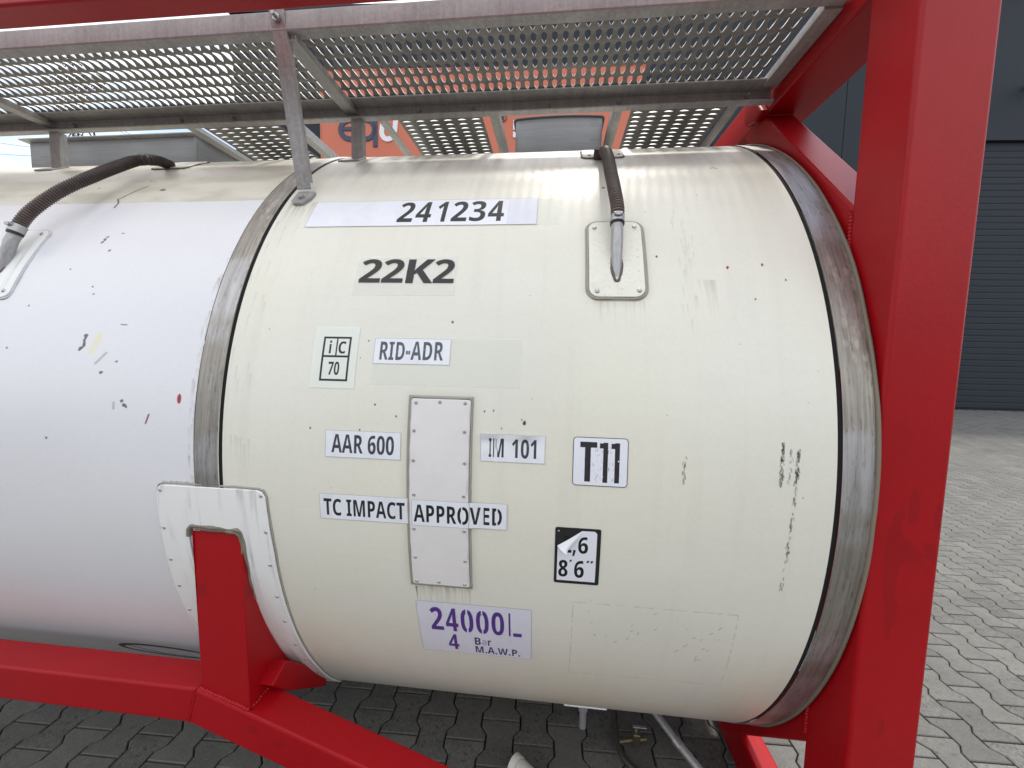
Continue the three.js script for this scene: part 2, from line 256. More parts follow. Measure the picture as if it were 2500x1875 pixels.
const whiteMap = panelMap(XL0, XL1, 1024, 2048, (x, t) => {
  const s = t * D2R * R, big = fbm(x * 2.5, s * 2.5, 4, 81), fine = fbm(x * 150, s * 150, 3, 82), drip = fbm(x * 30, s * 1.5, 4, 83), edge = 40.4 + (fbm(x * 12, 3, 3, 84) - 0.5) * 0.4;
  let k = 0.97 + 0.06 * (big - 0.5) + 0.04 * (fine - 0.5);
  if (t > edge) { const gr = 0.10 + 0.5 * smooth(0.3, 0.75, fbm(x * 7, s * 18, 5, 85)) + smooth(48, 70, t) * 0.18; k *= 1 - gr * 0.42; return [0.74 * k, (0.72 - 0.03 * gr) * k, (0.63 - 0.09 * gr) * k]; }
  const yel = smooth(0.5, 0.85, fbm(x * 2 + 4, s * 3, 4, 86)) * smooth(8, -20, t) * 0.5;
  k *= 1 - smooth(-28, -50, t) * 0.25 * fbm(x * 5, s * 9, 3, 87);
  return [(0.735 - 0.01 * yel) * k, 0.738 * k, (0.775 - 0.08 * yel) * k];
}, (g, X, Y, M) => {
  speckles(g, X, Y, XL0, XL1, 34);
  line(g, [[X(-2.022), Y(39.1)], [X(-2.026), Y(40.4)], [X(-2.045), Y(41.5)], [X(-2.036), Y(42.0)], [X(-2.031), Y(42.7)], [X(-2.015), Y(44.5)], [X(-2.001), Y(45.7)]], 2.2, 'rgba(42,40,36,0.95)');
  for (const [x, t, r] of [[-1.922, 44.2, 7], [-1.954, 31.9, 4.5], [-1.957, 31.4, 3.5], [-1.952, 32.4, 3], [-1.915, 29.8, 3.2], [-1.909, 33.1, 2.4], [-1.892, 22.7, 2.6], [-2.006, 26.6, 2], [-2.181, 45.4, 3], [-2.022, 47.9, 4], [-2.0, 47.4, 2.5], [-1.905, 23.8, 2], [-2.081, 20.9, 2.2], [-1.947, 3.6, 2.6], [-2.104, 15, 2.6], [-1.762, 13.5, 3], [-1.87, 16.8, 4], [-1.87, 15.7, 3], [-1.878, 15.1, 3.4], [-1.801, 12.1, 3.4], [-1.729, 8.6, 4], [-1.722, 8.1, 3.6], [-1.716, 7.9, 2.6]]) blot(g, X(x), Y(t), r * 0.85, 'rgba(62,60,54,0.85)');
  line(g, [[X(-1.868), Y(16.9)], [X(-1.872), Y(16.2)], [X(-1.868), Y(15.5)], [X(-1.88), Y(14.9)]], 3.4, 'rgba(70,70,62,0.9)');
  g.fillStyle = 'rgba(222,220,186,0.8)'; g.beginPath(); for (const [x, t] of [[-1.835, 17.4], [-1.82, 17.3], [-1.822, 16.2], [-1.836, 14.3], [-1.852, 14.3], [-1.846, 15.6]]) g.lineTo(X(x), Y(t)); g.fill();
  line(g, [[X(-1.797), Y(14.6)], [X(-1.823), Y(13.2)]], 4, 'rgba(150,150,152,0.6)'); line(g, [[X(-1.753), Y(8.4)], [X(-1.752), Y(7.6)]], 3, 'rgba(150,150,152,0.6)'); line(g, [[X(-1.775), Y(18.4)], [X(-1.757), Y(18.35)]], 1.6, 'rgba(60,58,52,0.9)');
  g.fillStyle = '#9c2431'; g.beginPath(); g.ellipse(X(-1.567), Y(9.12), 2.6, 0.0182 * M, 0, 0, 7); g.fill();
  line(g, [[X(-1.649), Y(7.1)], [X(-1.657), Y(5.95)]], 1.7, '#6e2530');
  // dark looped spray mark low on the side
  g.strokeStyle = 'rgba(38,14,22,0.9)'; g.lineWidth = 10; g.beginPath(); g.ellipse(X(-1.86), Y(-35.2), 0.17 * M, 0.066 * M, 0.1, 0, 7); g.stroke(); line(g, [[X(-2.0), Y(-33.8)], [X(-1.9), Y(-36.4)], [X(-1.78), Y(-37)], [X(-1.62), Y(-38)]], 4, 'rgba(30,24,26,0.9)');
  for (let i = 0; i < 50; i++) streak(g, X(lerp(-1.535, -1.521, rnd())), Y(lerp(30, -2, rnd())), 0.07 * M, 3, '110,104,92', 0.14);
  for (let i = 0; i < 30; i++) blot(g, X(lerp(-1.61, -1.525, rnd())), Y(-1.3 + 0.25 * rnd()), 2, 'rgba(95,88,74,0.25)');
});
const waveBump = repeatTex(fieldCanvas(512, 512, (u, v) => { const n = tile(u, v, 4, 3, 91) * 0.9 + tile(u, v, 120, 2, 92) * 0.03; return [n, n, n]; }), 1, 1, false);
const CREAM = phys({ map: creamMap, roughness: 0.42, clearcoat: 0.15, clearcoatRoughness: 0.35 }), WHITE = phys({ map: whiteMap, roughness: 0.36, clearcoat: 0.15, clearcoatRoughness: 0.35 });
const PLATEWHITE = std({ map: repeatTex(fieldCanvas(512, 1024, (u, v) => { const d = fbm(u * 40, v * 3, 4, 95), n = tile(u, v, 8, 4, 96), k = 1 - 0.45 * smooth(0.5, 0.85, d) * smooth(0.3, 0.7, n); return [0.80 * k, 0.805 * k, 0.80 * k]; }), 0.4, 0.8), roughness: 0.42 });
const PANELGREY = std({ map: repeatTex(fieldCanvas(256, 256, (u, v) => { const n = tile(u, v, 5, 4, 97), k = 0.94 + 0.12 * n; return [0.73 * k, 0.71 * k, 0.705 * k]; }), 0.3), roughness: 0.45 });
const PLATECREAM = std({ map: (() => { const c = fieldCanvas(512, 512, (u, v) => { const n = tile(u, v, 9, 4, 98), k = 0.92 + 0.14 * n; return [0.76 * k, 0.75 * k, 0.66 * k]; }), g = c.getContext('2d'); for (let i = 0; i < 520; i++) { const x = rnd() * 512, y = rnd() * 512, a = rnd() < 0.6 ? 1 : -1; g.globalAlpha = 0.15 + 0.4 * rnd(); line(g, [[x, y], [x + 12 * rnd() * a, y + 12 * rnd()]], 1.2, '#6d6653'); } g.globalAlpha = 1; return repeatTex(c, 0.26); })(), roughness: 0.5 });

// ---------------------------------------------------------------- ground: I-shaped concrete pavers
const TURN = -0.03, PX = 0.143, PZ = 0.2, OX = -1.374, OZ = 0.502;
const paverTex = repeatTex(fieldCanvas(1024, 1024, (u, v) => { const n = tile(u, v, 7, 4, 101), f = tile(u, v, 240, 2, 102), g = tile(u, v, 90, 2, 103); let k = 0.62 + 0.42 * n + 0.55 * (f - 0.5) + 0.3 * (g - 0.5); if (f > 0.78) k *= 1.25; if (g < 0.26) k *= 0.72; return [0.15 * k, 0.146 * k, 0.137 * k]; }), 1.1);
const paverBump = repeatTex(fieldCanvas(512, 512, (u, v) => { const n = tile(u, v, 140, 2, 104) * 0.7 + tile(u, v, 30, 3, 105) * 0.3; return [n, n, n]; }), 0.55, 0.55, false);
const paverMat = (k) => std({ map: paverTex, color: lin(k, k, k * 0.99), roughness: 0.9, bumpMap: paverBump, bumpScale: 0.003 });
const paverMats = [0.8, 0.92, 1.0, 1.12].map(paverMat);
const pavement = new THREE.Group(); pavement.name = 'yard_pavement'; pavement.userData = { kind: 'structure', label: 'grey yard paving of interlocking I-shaped concrete blocks' }; scene.add(pavement);
const ground = new THREE.Mesh(new THREE.CylinderGeometry(420, 420, 0.2, 64).translate(0, -0.128, 0), std({ map: (() => { const t = paverTex.clone(); return t; })(), color: lin(1, 1, 1), roughness: 0.95 }));
boxUV(ground.geometry = flat(ground.geometry)); ground.name = 'ground'; ground.userData = { kind: 'structure' }; ground.receiveShadow = true; scene.add(ground);
mesh('joint_sand', boxUV(flat(new THREE.BoxGeometry(30, 0.01, 21)).translate(2, -0.0205, -3.2)), std({ color: lin(0.018, 0.017, 0.015), roughness: 1 }), pavement);
function paverGeo(v) {
  const w = 0.0815, n = 0.0545, L = 0.0968, a = 0.066, b = 0.034;   // half widths, half length, where the waist begins and ends
  const h = [[n, -b], [n, b], [w, a], [w, L], [-w, L], [-w, a], [-n, b], [-n, -b], [-w, -a], [-w, -L], [w, -L], [w, -a]].map(([x, y]) => new THREE.Vector2(x, y));
  let g = flat(new THREE.ExtrudeGeometry(new THREE.Shape(h), { depth: 0.014, bevelEnabled: true, bevelSize: 0.003, bevelThickness: 0.003, bevelOffset: -0.003, bevelSegments: 1 }));
  g.rotateX(-Math.PI / 2).translate(0, -0.017, 0); boxUV(g);
  const uv = g.attributes.uv; for (let i = 0; i < uv.count; i++) { let x = uv.getX(i), y = uv.getY(i); if (v & 1) [x, y] = [y, -x]; uv.setXY(i, x + v * 0.271, y + v * 0.413); }
  return g;
}
const paverGeos = [0, 1, 2, 3, 4, 5].map(paverGeo);
camera.updateMatrixWorld(true); camera.updateProjectionMatrix();
{
  const all = [], v = new THREE.Vector3(), cs = Math.cos(TURN), sn = Math.sin(TURN);
  for (let i = -40; i <= 128; i++) for (let j = -66; j <= 33; j++) {
    const lx = i * PX, lz = j * PZ + (i & 1 ? PZ / 2 : 0) + PZ / 2, x = OX + lx * cs - lz * sn, z = OZ + lx * sn + lz * cs;
    if (z < -12.0 || z > 6.8 || x < -7 || x > 16.2) continue;
    const tall = (hash(i, j, 5) - 0.5) * 0.0016; v.set(x, 0, z).project(camera);
    const px = (v.x * 0.5 + 0.5) * 2500, py = (0.5 - v.y * 0.5) * 1875, d = Math.hypot(x - camera.position.x, 1.63, z - camera.position.z);
    const inFrame = v.z < 1 && px > -60 && px < 2560 && py < 1930 && py > 950, seen = inFrame && (px > 2440 - 0.118 * py - 30 || (px > 1780 && py > 1770) || (py > 1630 + 0.114 * (px - 620) && px > 600 && px < 1760) || (px <= 700 && py > 1690 + 0.13 * px));
    all.push({ x, z, y: tall, k: i * 1000 + j, rot: TURN + (hash(i, j, 6) - 0.5) * 0.012, size: seen ? 1 / (d * d * d) : 0 });
  }
  all.sort((a, b) => b.size - a.size);
  const rest = [];
  all.forEach((p, n) => {
    const q = hash(p.k, 3, 9);
    if (n < 300 && p.size > 0) { const m = new THREE.Mesh(paverGeos[Math.floor(q * 6)], paverMats[Math.min(3, Math.floor((hash(p.k, 4, 9) * 0.6 + fbm(p.x * 0.9, p.z * 0.9, 3, 201) * 0.5) * 4))]); m.name = numbered('paver'); m.castShadow = m.receiveShadow = true; m.position.set(p.x, p.y, p.z); m.rotation.y = -p.rot; pavement.add(m); } else rest.push(p);
  });
  const kinds = 4, im = [];
  for (let k = 0; k < kinds; k++) {
    const part = rest.filter((p) => Math.floor(hash(p.k, 7, 9) * kinds) === k), m = new THREE.InstancedMesh(paverGeos[k], paverMats[2], part.length), M = new THREE.Matrix4(), c = new THREE.Color();
    part.forEach((p, n) => { M.makeRotationY(-p.rot).setPosition(p.x, p.y, p.z); m.setMatrixAt(n, M); const s = (0.8 + 0.3 * hash(p.k, 8, 9)) * (0.84 + 0.3 * fbm(p.x * 0.7, p.z * 0.7, 3, 201)); m.setColorAt(n, c.setRGB(s, s, s)); });
    m.name = numbered('pavers_beyond'); m.userData.kind = 'stuff'; m.receiveShadow = true; pavement.add(m);
  }
}

// ---------------------------------------------------------------- dark blue warehouse behind the tank, with its sign
const FX = 12.5, FZ = -12.22, FR = 0.051;                    // a point on the foot of the facade and the turn of the facade
const onFacade = (o) => { o.position.set(FX, 0, FZ); o.rotation.y = FR; return o; };
const navyTex = repeatTex(fieldCanvas(512, 512, (u, v) => { const n = tile(u, v, 4, 4, 111), s = fbm(u * 60, v * 2, 3, 112), k = 0.9 + 0.16 * n + 0.06 * (s - 0.5); return [0.010 * k, 0.0155 * k, 0.026 * k]; }), 3);
const NAVY = std({ map: navyTex, roughness: 0.75 }), NAVYDARK = std({ map: navyTex, color: lin(0.75, 0.75, 0.78), roughness: 0.65 });
const wh = onFacade(thing('warehouse', 'dark blue metal-clad warehouse with a roller door behind the tank', 'warehouse'));
const UL = -24.08, UR = 12;
mesh('wall', box(UL + 0.05, UR, 0, 12.5, -30, -0.1, 0.01), NAVYDARK, wh);
for (const [a, b, y0, y1] of [[UL, -20.3, 0, 12.5], [-20.3, -16.3, 0, 12.5], [-16.3, -12.3, 0, 12.5], [-12.3, -8.3, 0, 12.5], [-8.3, -4.29, 0, 12.5], [-4.29, -0.65, 0, 12.5], [-0.65, 3.35, 8.43, 12.5], [3.35, 7.35, 8.43, 12.5], [7.35, UR, 0, 12.5]]) mesh('wall_panel', box(a + 0.008, b - 0.008, y0, y1, -0.1 + (y0 ? 0.002 : 0.002), 0, 0.006), NAVY, wh);
mesh('roof_edge', merge([box(UL - 0.06, UR, 12.5, 12.68, -0.3, 0.06, 0.02), box(UL - 0.06, UL + 0.2, 12.5, 12.68, -30, -0.3, 0.02)]), NAVYDARK, wh);
mesh('door_header', merge([box(-0.65, 7.35, 8.33, 8.43, -0.1, 0.045, 0.01)]), NAVY, wh);
const door = mesh('roller_door', box(-0.6, 7.3, 0, 8.3, -0.098, -0.085, 0.002), NAVYDARK, wh);
const slatG = prism([[0, 0.002], [0.008, 0.008], [0.014, 0.03], [0.014, 0.165], [0.008, 0.187], [0, 0.194]], -0.6, 7.3, 'x', 0).translate(0, 0, -0.085);
for (let i = 0; i < 42; i++) { const s = new THREE.Mesh(slatG, NAVY); s.name = numbered('slat'); s.position.y = 0.02 + i * 0.196; s.castShadow = s.receiveShadow = true; door.add(s); }
mesh('plinth', box(UL, -0.65, 0, 0.22, -0.1, 0.03, 0.01), std({ color: lin(0.2, 0.2, 0.2), roughness: 0.9 }), wh);

const lamp = onFacade(thing('wall_lamp', 'small pale floodlight on a bracket above the warehouse roller door', 'lamp'));
mesh('bracket', merge([box(0.86, 0.98, 9.86, 9.92, 0, 0.36, 0.008)]).translate(0, 0, 0), STEEL, lamp);
mesh('lamp_head', prism([[0.32, 9.8], [0.62, 9.86], [0.62, 9.95], [0.32, 9.97]], 0.74, 1.3, 'x', 0.01), std({ color: lin(0.6, 0.6, 0.6), roughness: 0.5 }), lamp);

const sign = onFacade(thing('wall_sign', 'orange company sign with dark blue and white letters on the warehouse wall', 'sign'));
const ORANGE = std({ map: repeatTex(fieldCanvas(128, 128, (u, v) => { const n = tile(u, v, 4, 3, 121), k = 0.95 + 0.1 * n; return [0.55 * k, 0.15 * k, 0.085 * k]; }), 2), roughness: 0.55 });
mesh('sign_board', box(-21.05, -10.52, 7.2, 10.64, 0.004, 0.06, 0.008), ORANGE, sign);
const LETB = std({ color: lin(0.03, 0.045, 0.09), roughness: 0.5 }), LETW = std({ color: lin(0.75, 0.75, 0.78), roughness: 0.5 });
const strokeGeo = (pts, w, closed) => {                       // a letter stroke: flat ribbon of width w, 25 mm deep
  const a = [], b = []; for (let i = 0; i < pts.length; i++) { const p = pts[Math.max(0, i - 1)], q = pts[Math.min(pts.length - 1, i + 1)], dx = q[0] - p[0], dy = q[1] - p[1], l = Math.hypot(dx, dy) || 1; a.push([pts[i][0] - (dy / l) * w / 2, pts[i][1] + (dx / l) * w / 2]); b.push([pts[i][0] + (dy / l) * w / 2, pts[i][1] - (dx / l) * w / 2]); }
  return prism([...a, ...b.reverse()], 0.064, 0.09, 'z', 0.004);
};
const arc = (cx, cy, rx, ry, a0, a1, n = 22) => Array.from({ length: n + 1 }, (_, i) => { const a = lerp(a0, a1, i / n) * D2R; return [cx + rx * Math.cos(a), cy + ry * Math.sin(a)]; });
mesh('letter', merge([strokeGeo(arc(-20.06, 8.8, 0.33, 0.3, 5, 325), 0.16), strokeGeo([[-20.33, 8.82], [-19.69, 8.82]], 0.12)]), LETB, sign);
mesh('letter', merge([strokeGeo(arc(-19.52, 8.8, 0.27, 0.3, 0, 360), 0.15), strokeGeo([[-19.22, 9.12], [-19.22, 8.24]], 0.15)]), LETB, sign);
mesh('letter', merge([strokeGeo([[-18.94, 9.08], [-19.0, 8.75], ...arc(-18.8, 8.7, 0.2, 0.22, 190, 330, 12), [-18.56, 8.75], [-18.53, 9.08]], 0.16)]), LETW, sign);
mesh('registered_mark', merge([strokeGeo(arc(-15.0, 9.12, 0.12, 0.12, 0, 360), 0.02), strokeGeo([[-15.04, 9.05], [-15.04, 9.19], [-14.97, 9.17], [-14.98, 9.12], [-15.03, 9.11], [-14.96, 9.05]], 0.018)]), LETB, sign);
mesh('letter', merge([box(-14.66, -14.4, 8.74, 9.04, 0.064, 0.09, 0.004), box(-14.66, -14.4, 8.5, 8.68, 0.064, 0.09, 0.004)]), LETW, sign);
mesh('sign_trim', merge([box(-21.09, -21.05, 7.2, 10.68, 0.004, 0.07, 0.004), box(-10.52, -10.48, 7.2, 10.68, 0.004, 0.07, 0.004), box(-21.05, -10.52, 10.64, 10.68, 0.004, 0.07, 0.004)]), ORANGE, sign);

// unseen dark hall added behind the camera for straps and glossy paint to reflect
{
  const h = thing('added_reflection_hall', 'low dark blue hall added out of view for the metal strap to reflect', 'hall'); h.position.set(-4, 0, 21);
  mesh('wall', box(-34, 34, 0, 4.6, 0, 16, 0.02), NAVYDARK, h); mesh('roof_edge', box(-34.1, 34.1, 4.6, 4.85, -0.1, 16.1, 0.02), NAVY, h);
  for (const x of [-26, -17, -8, 1, 10, 19]) { const d = mesh('dock_door', box(x, x + 3.4, 0.9, 4.2, -0.06, -0.004, 0.01), std({ color: lin(0.3, 0.31, 0.33), roughness: 0.5 }), h); mesh('door_frame', merge([box(x - 0.2, x, 0.9, 4.4, -0.12, -0.004, 0.01), box(x + 3.4, x + 3.6, 0.9, 4.4, -0.12, -0.004, 0.01), box(x - 0.2, x + 3.6, 4.2, 4.4, -0.13, -0.004, 0.01)]), LETB, d); }
}
// power pylon and its wires, far off
const PYL = std({ color: lin(0.06, 0.065, 0.075), roughness: 0.7 });
{
  const p = thing('power_pylon', 'lattice steel power pylon far off beyond the spill box', 'pylon'); p.position.set(-84, 0, -62);
  const w = (y) => lerp(4.2, 0.8, y / 50), bars = [], arms = [];
  for (let i = 0; i < 12; i++) {
    const a = i * 4.1, b = a + 4.1, A = w(a), B = w(b);
    for (const [sx, sz] of [[1, 1], [1, -1], [-1, -1], [-1, 1]]) { bars.push(rod([sx * A, a, sz * A], [sx * B, b, sz * B], 0.16, 5)); const [tx, tz] = [sz, -sx]; bars.push(rod([sx * A, a, sz * A], [tx * B, b, tz * B], 0.09, 4), rod([tx * A, a, tz * A], [sx * B, b, sz * B], 0.09, 4), rod([sx * B, b, sz * B], [tx * B, b, tz * B], 0.09, 4)); }
  }
  mesh('tower', merge(bars), PYL, p);
  for (const y of [38.6, 45]) for (const s of [1, -1]) {
    const out = []; for (let i = 0; i < 6; i++) { const a = i * 0.95, b = a + 0.95, h = (q) => lerp(2.6, 0.6, q / 5.7); for (const z of [-0.5, 0.5]) out.push(rod([s * a, y, z], [s * b, y, z], 0.1, 4), rod([s * a, y + h(a), z], [s * b, y + h(b), z], 0.1, 4), rod([s * a, y, z], [s * b, y + h(b), z], 0.08, 4), rod([s * b, y, z], [s * a, y + h(a), z], 0.08, 4)); }
    const arm = mesh('arm', merge(out), PYL, p); mesh('insulator', merge([box(s > 0 ? 4.3 : -5.5, s > 0 ? 5.5 : -4.3, y - 0.1, y + 1.7, -0.5, 0.5, 0.2)]), PYL, arm);
  }
  const wires = [[[-95.5, 35.2], [-88, 34.2], 'lower'], [[-95.5, 33.5], [-88, 33], 'lowest'], [[-76.2, 38.1], [-73.6, 36.7], 'upper'], [[-75.8, 38.1], [-72.9, 36.7], 'second upper']];
  const say = ['thin black power wire, upper of the pair left of the spill box', 'thin black power wire, lower of the pair left of the spill box', 'thin black power wire, first of the pair above the spill box', 'thin black power wire, second of the pair above the spill box'];
  wires.forEach(([a, b], i) => { const k = (b[1] - a[1]) / (b[0] - a[0]), X0 = a[0] - 25, X1 = b[0] + 14, f = (x) => a[1] + k * (x - a[0]) + 0.004 * (x - a[0]) * (x - b[0]); const o = mesh('power_wire', tube(Array.from({ length: 9 }, (_, n) => { const x = lerp(X0, X1, n / 8); return [x, f(x), -60 - i * 0.2]; }), 0.035, 40, 5), PYL, scene); o.userData = { label: say[i], category: 'wire', group: 'power wires of the pylon' }; });
}

// ================================================================ the tank container
const tank = thing('tank_container', 'white tank container held in a red steel frame with an aluminium walkway on top', 'tank container');
tank.position.set(0, 0, 0);
const T = (name, geo, mat, label) => mesh(name, geo, mat, tank, label);
const wrapUV = (xa, xb) => (x, t) => [(x - xa) / (xb - xa), (t - TB) / (TT - TB)];
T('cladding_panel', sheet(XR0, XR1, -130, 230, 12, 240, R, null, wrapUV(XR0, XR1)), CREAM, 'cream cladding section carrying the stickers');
T('cladding_panel', sheet(XL0, XL1, -130, 230, 12, 240, R, null, wrapUV(XL0, XL1)), WHITE, 'white cladding section with chips and scratches');
const bandUV = (x0, x1, off) => (x, t) => [(x - x0) / (x1 - x0), (t + off) / 110];
const jag = (sd) => (u, v) => (fbm(v * 40, sd, 2, 5) - 0.5) * 0.0012;
T('strap_band', sheet(-1.517, -1.452, -3, 230, 6, 240, R + 0.003, (u, v) => -0.0012 * Math.cos(u * 6.28) + jag(3)(u, v), bandUV(-1.517, -1.452, 150)), BAND, 'tarnished metal strap between the two cladding sections');
T('seal_strip', merge([sheet(-1.452, -1.441, -130, 230, 2, 240, R - 0.001), sheet(-1.521, -1.517, -130, 230, 2, 240, R - 0.001)]), BLACK);
T('seal_strip', sheet(-0.006, 0.004, -130, 230, 2, 240, R - 0.001), BLACK);
T('end_band', sheet(0.004, 0.074, -130, 230, 8, 320, R + 0.002, (u, v) => -0.004 * u + 0.0016 * (fbm(v * 40, u * 2, 3, 15) - 0.5) + 0.0016 * (fbm(v * 90, u * 2, 2, 16) - 0.5), bandUV(0.004, 0.074, 60)), BAND, 'dented and dirty metal band at the end of the tank');
{
  const ring = []; for (let i = 0; i < 260; i++) { const a = (i / 260) * 360; ring.push([0.0745 + (fbm(i * 0.15, 2, 2, 3) - 0.5) * 0.0025, a]); }
  const q = ring.map(([x, t], i) => onCyl(x, t, R - 0.001 + (fbm(i * 0.2, 3, 2, 8) - 0.5) * 0.003)), g = up(flat(new THREE.TubeGeometry(new THREE.CatmullRomCurve3(q, true, 'centripetal'), 520, 0.0046, 8, true)));
  T('rim_bead', g, std({ map: repeatTex(fieldCanvas(64, 512, (u, v) => { const n = tile(u, v, 8, 3, 131), k = 0.5 + 0.7 * n; return [0.22 * k, 0.185 * k, 0.14 * k]; }), 1, 0.2), roughness: 0.7 }));
  const prof = [[R - 0.004, 0.074], [R - 0.03, 0.1], [R - 0.09, 0.118], [0.9, 0.14], [0.5, 0.158], [0.001, 0.165]].map((p) => new THREE.Vector2(...p)), head = new THREE.LatheGeometry(prof, 96);
  head.rotateZ(-Math.PI / 2); T('end_head', up(flat(head)), PLATEWHITE);
}
// small dented nick in the seal, riveted cover panel
const cover = T('cover_panel', plate(roundRect(-0.953, -0.809, -12.3, 10.1, 0.006), R + 0.002, 0.003), PANELGREY, 'narrow grey cover panel fixed with rivets');
mesh('sealant', bead(roundRect(-0.956, -0.806, -12.5, 10.3, 0.008, 3), 0.0034, true, R, 0.0014, 2), SEAL, cover);
const coverRivets = [[-0.944, 9.76], [-0.883, 9.92], [-0.819, 9.87], [-0.946, 6.57], [-0.818, 6.65], [-0.946, 3.16], [-0.816, 3.1], [-0.944, -0.84], [-0.817, -0.73], [-0.945, -5.0], [-0.816, -4.92], [-0.945, -8.71], [-0.815, -8.8], [-0.946, -12.1], [-0.886, -12.0], [-0.818, -12.1]];
for (const [x, t] of coverRivets) stand(mesh('rivet', RIVET, STEEL, cover), x + (x < -0.9 ? 0.003 : x > -0.85 ? -0.003 : 0), t * 0.985, R + 0.0055);

// saddle cover: the white plate cut out round the red saddle
const outer = [[-1.604, -1.45], [-1.345, -1.45], [-1.332, -1.7], [-1.325, -2.3], [-1.318, -9.3], [-1.32, -20], [-1.325, -34], [-1.345, -46]];
const cut = [[-1.438, -46], [-1.43, -33.5], [-1.415, -26.4], [-1.406, -17.3], [-1.395, -8.4], [-1.399, -7.2], [-1.408, -6.75], [-1.536, -6.6], [-1.546, -7.0], [-1.551, -8.0], [-1.556, -20], [-1.56, -46]];
const outerL = [[-1.65, -46], [-1.641, -26], [-1.634, -15.4], [-1.628, -8], [-1.625, -2.4], [-1.619, -1.7]];
const saddleCover = T('saddle_cover', plate([...outer, ...cut, ...outerL], R + 0.0033, 0.0022), PLATEWHITE, 'white cover plate cut out round the red saddle');
mesh('sealant', merge([bead([...outer].reverse().concat([...outerL].reverse()).map(([x, t]) => [x + (x > -1.47 ? 0.002 : -0.002), t + (t > -2 ? 0.18 : 0)]), 0.0026, false, R + 0.0005, 0.0018, 5)]), SEAL, saddleCover);
mesh('gasket', merge([bead(cut.slice(0, 10).map(([x, t]) => [x, t]), 0.0062, false, R + 0.004, 0.0025, 7), bead(cut.slice(3, 8).map(([x, t]) => [x + (x > -1.5 ? -0.007 : 0.007), t - 0.3]), 0.006, false, R + 0.003, 0.002, 9)]), std({ map: SEAL.map, color: lin(0.62, 0.6, 0.52), roughness: 0.8 }), saddleCover);
for (const [x, t] of [[-1.613, -2.1], [-1.617, -7.05], [-1.619, -11.6], [-1.62, -15.8], [-1.624, -20.3], [-1.335, -2.1], [-1.331, -6.7], [-1.334, -11.3], [-1.337, -16.3], [-1.339, -20.9], [-1.341, -26.3], [-1.342, -30.8], [-1.345, -36.5]]) stand(mesh('rivet', RIVET, STEEL, saddleCover), x, t, R + 0.0066);

// ---- red frame
T('corner_post', box(0.083, 0.228, -1.3, 1.29, 1.035, 1.18, 0.009).translate(0, Y0, 0), null);
{ // paint of the post front: the same red with darker touched-up patches
  const post = tank.children[tank.children.length - 1], c = fieldCanvas(512, 2048, (u, v) => {
    const x = u * 0.65, y = v * 2.6, n = fbm(x * 6, y * 6, 4, 3), m = fbm(x * 60, y * 60, 2, 8), e = fbm(x * 16, y * 16, 4, 141);
    let k = 0.86 + 0.22 * n + 0.06 * (m - 0.5), p = 0;
    const q = (cx, cy, rx, ry) => { const d = Math.hypot((x - cx) / rx, (y - cy) / ry) + (e - 0.5) * 2.2; p = Math.max(p, smooth(1.12, 0.88, d)); };
    q(0.262, 1.17, 0.017, 0.17); q(0.305, 1.20, 0.045, 0.038); q(0.264, 1.03, 0.014, 0.06); q(0.292, 1.31, 0.008, 0.045); q(0.343, 1.29, 0.007, 0.03); q(0.275, 0.8, 0.01, 0.03);
    k *= 1 - 0.16 * p; return [0.335 * k, 0.0005 * k + 0.0003 * n, 0.004 * k + 0.0015 * n];
  }); const t = canvasTex(c); t.wrapS = t.wrapT = THREE.RepeatWrapping; t.repeat.set(1 / 0.65, 1 / 2.6); t.offset.set(0.127 / 0.65, 1.3 / 2.6);
  post.material = phys({ map: t, roughness: 0.42, specularIntensity: 0.6, bumpMap: peelBump, bumpScale: 0.0007 }); post.userData.label = 'red corner post with darker touched-up patches';
}
T('side_rail', up(box(-3.7, 0.082, 1.154, 1.285, 1.11, 1.18, 0.008)), RED);
const endRail = T('end_rail', up(box(0.083, 0.24, 1.157, 1.285, -1.04, 1.033, 0.008)), RED);
mesh('weld_plate', up(prism([[0.465, 1.235], [0.49, 1.262], [0.55, 1.22], [0.60, 1.157], [0.55, 1.145], [0.475, 1.168]], 0.058, 0.0835, 'x', 0.006)), RED, endRail);
T('corner_brace', up(prism([[0.5665, 1.156], [1.05, 0.674], [1.05, 0.52], [0.42, 1.156]], 0.0845, 0.18, 'x', 0.006)), RED, 'red diagonal brace from the top rail to the corner post');
T('corner_brace', up(prism([[1.05, -0.69], [0.59, -1.139], [0.38, -1.139], [1.05, -0.48]], 0.0845, 0.17, 'x', 0.006)), RED, 'red diagonal brace low behind the end of the tank');
T('end_rail', up(box(0.14, 0.225, -1.285, -1.14, -1.04, 1.033, 0.008)), RED);
T('saddle', up(prism([[1.19, -0.149], [1.19, -0.655], [1.03, -0.70], ...Array.from({ length: 14 }, (_, i) => { const t = lerp(-34, -7.2, i / 13) * D2R; return [1.199 * Math.cos(t), 1.199 * Math.sin(t)]; })], -1.541, -1.401, 'x', 0.004)), RED, 'red saddle carrying the tank');
T('saddle_foot', up(prism([[1.155, -0.60], [1.095, -0.575], [1.0, -0.668], [0.9, -0.76], [0.9, -0.83], [1.09, -0.675]], -1.405, -1.36, 'x', 0.004)), RED);
T('side_beam', up(prism([[-3.7, -0.592], [-1.548, -0.592], [-1.575, -0.692], [-3.7, -0.692]], 1.105, 1.2, 'z', 0.006)), RED, 'red horizontal beam along the side of the tank');
T('diagonal_strut', up(prism([[-1.5475, -0.5925], [0.082, -1.17], [0.082, -1.28], [-1.5745, -0.692]], 1.105, 1.2, 'z', 0.006)), RED, 'red strut sloping down from the saddle');
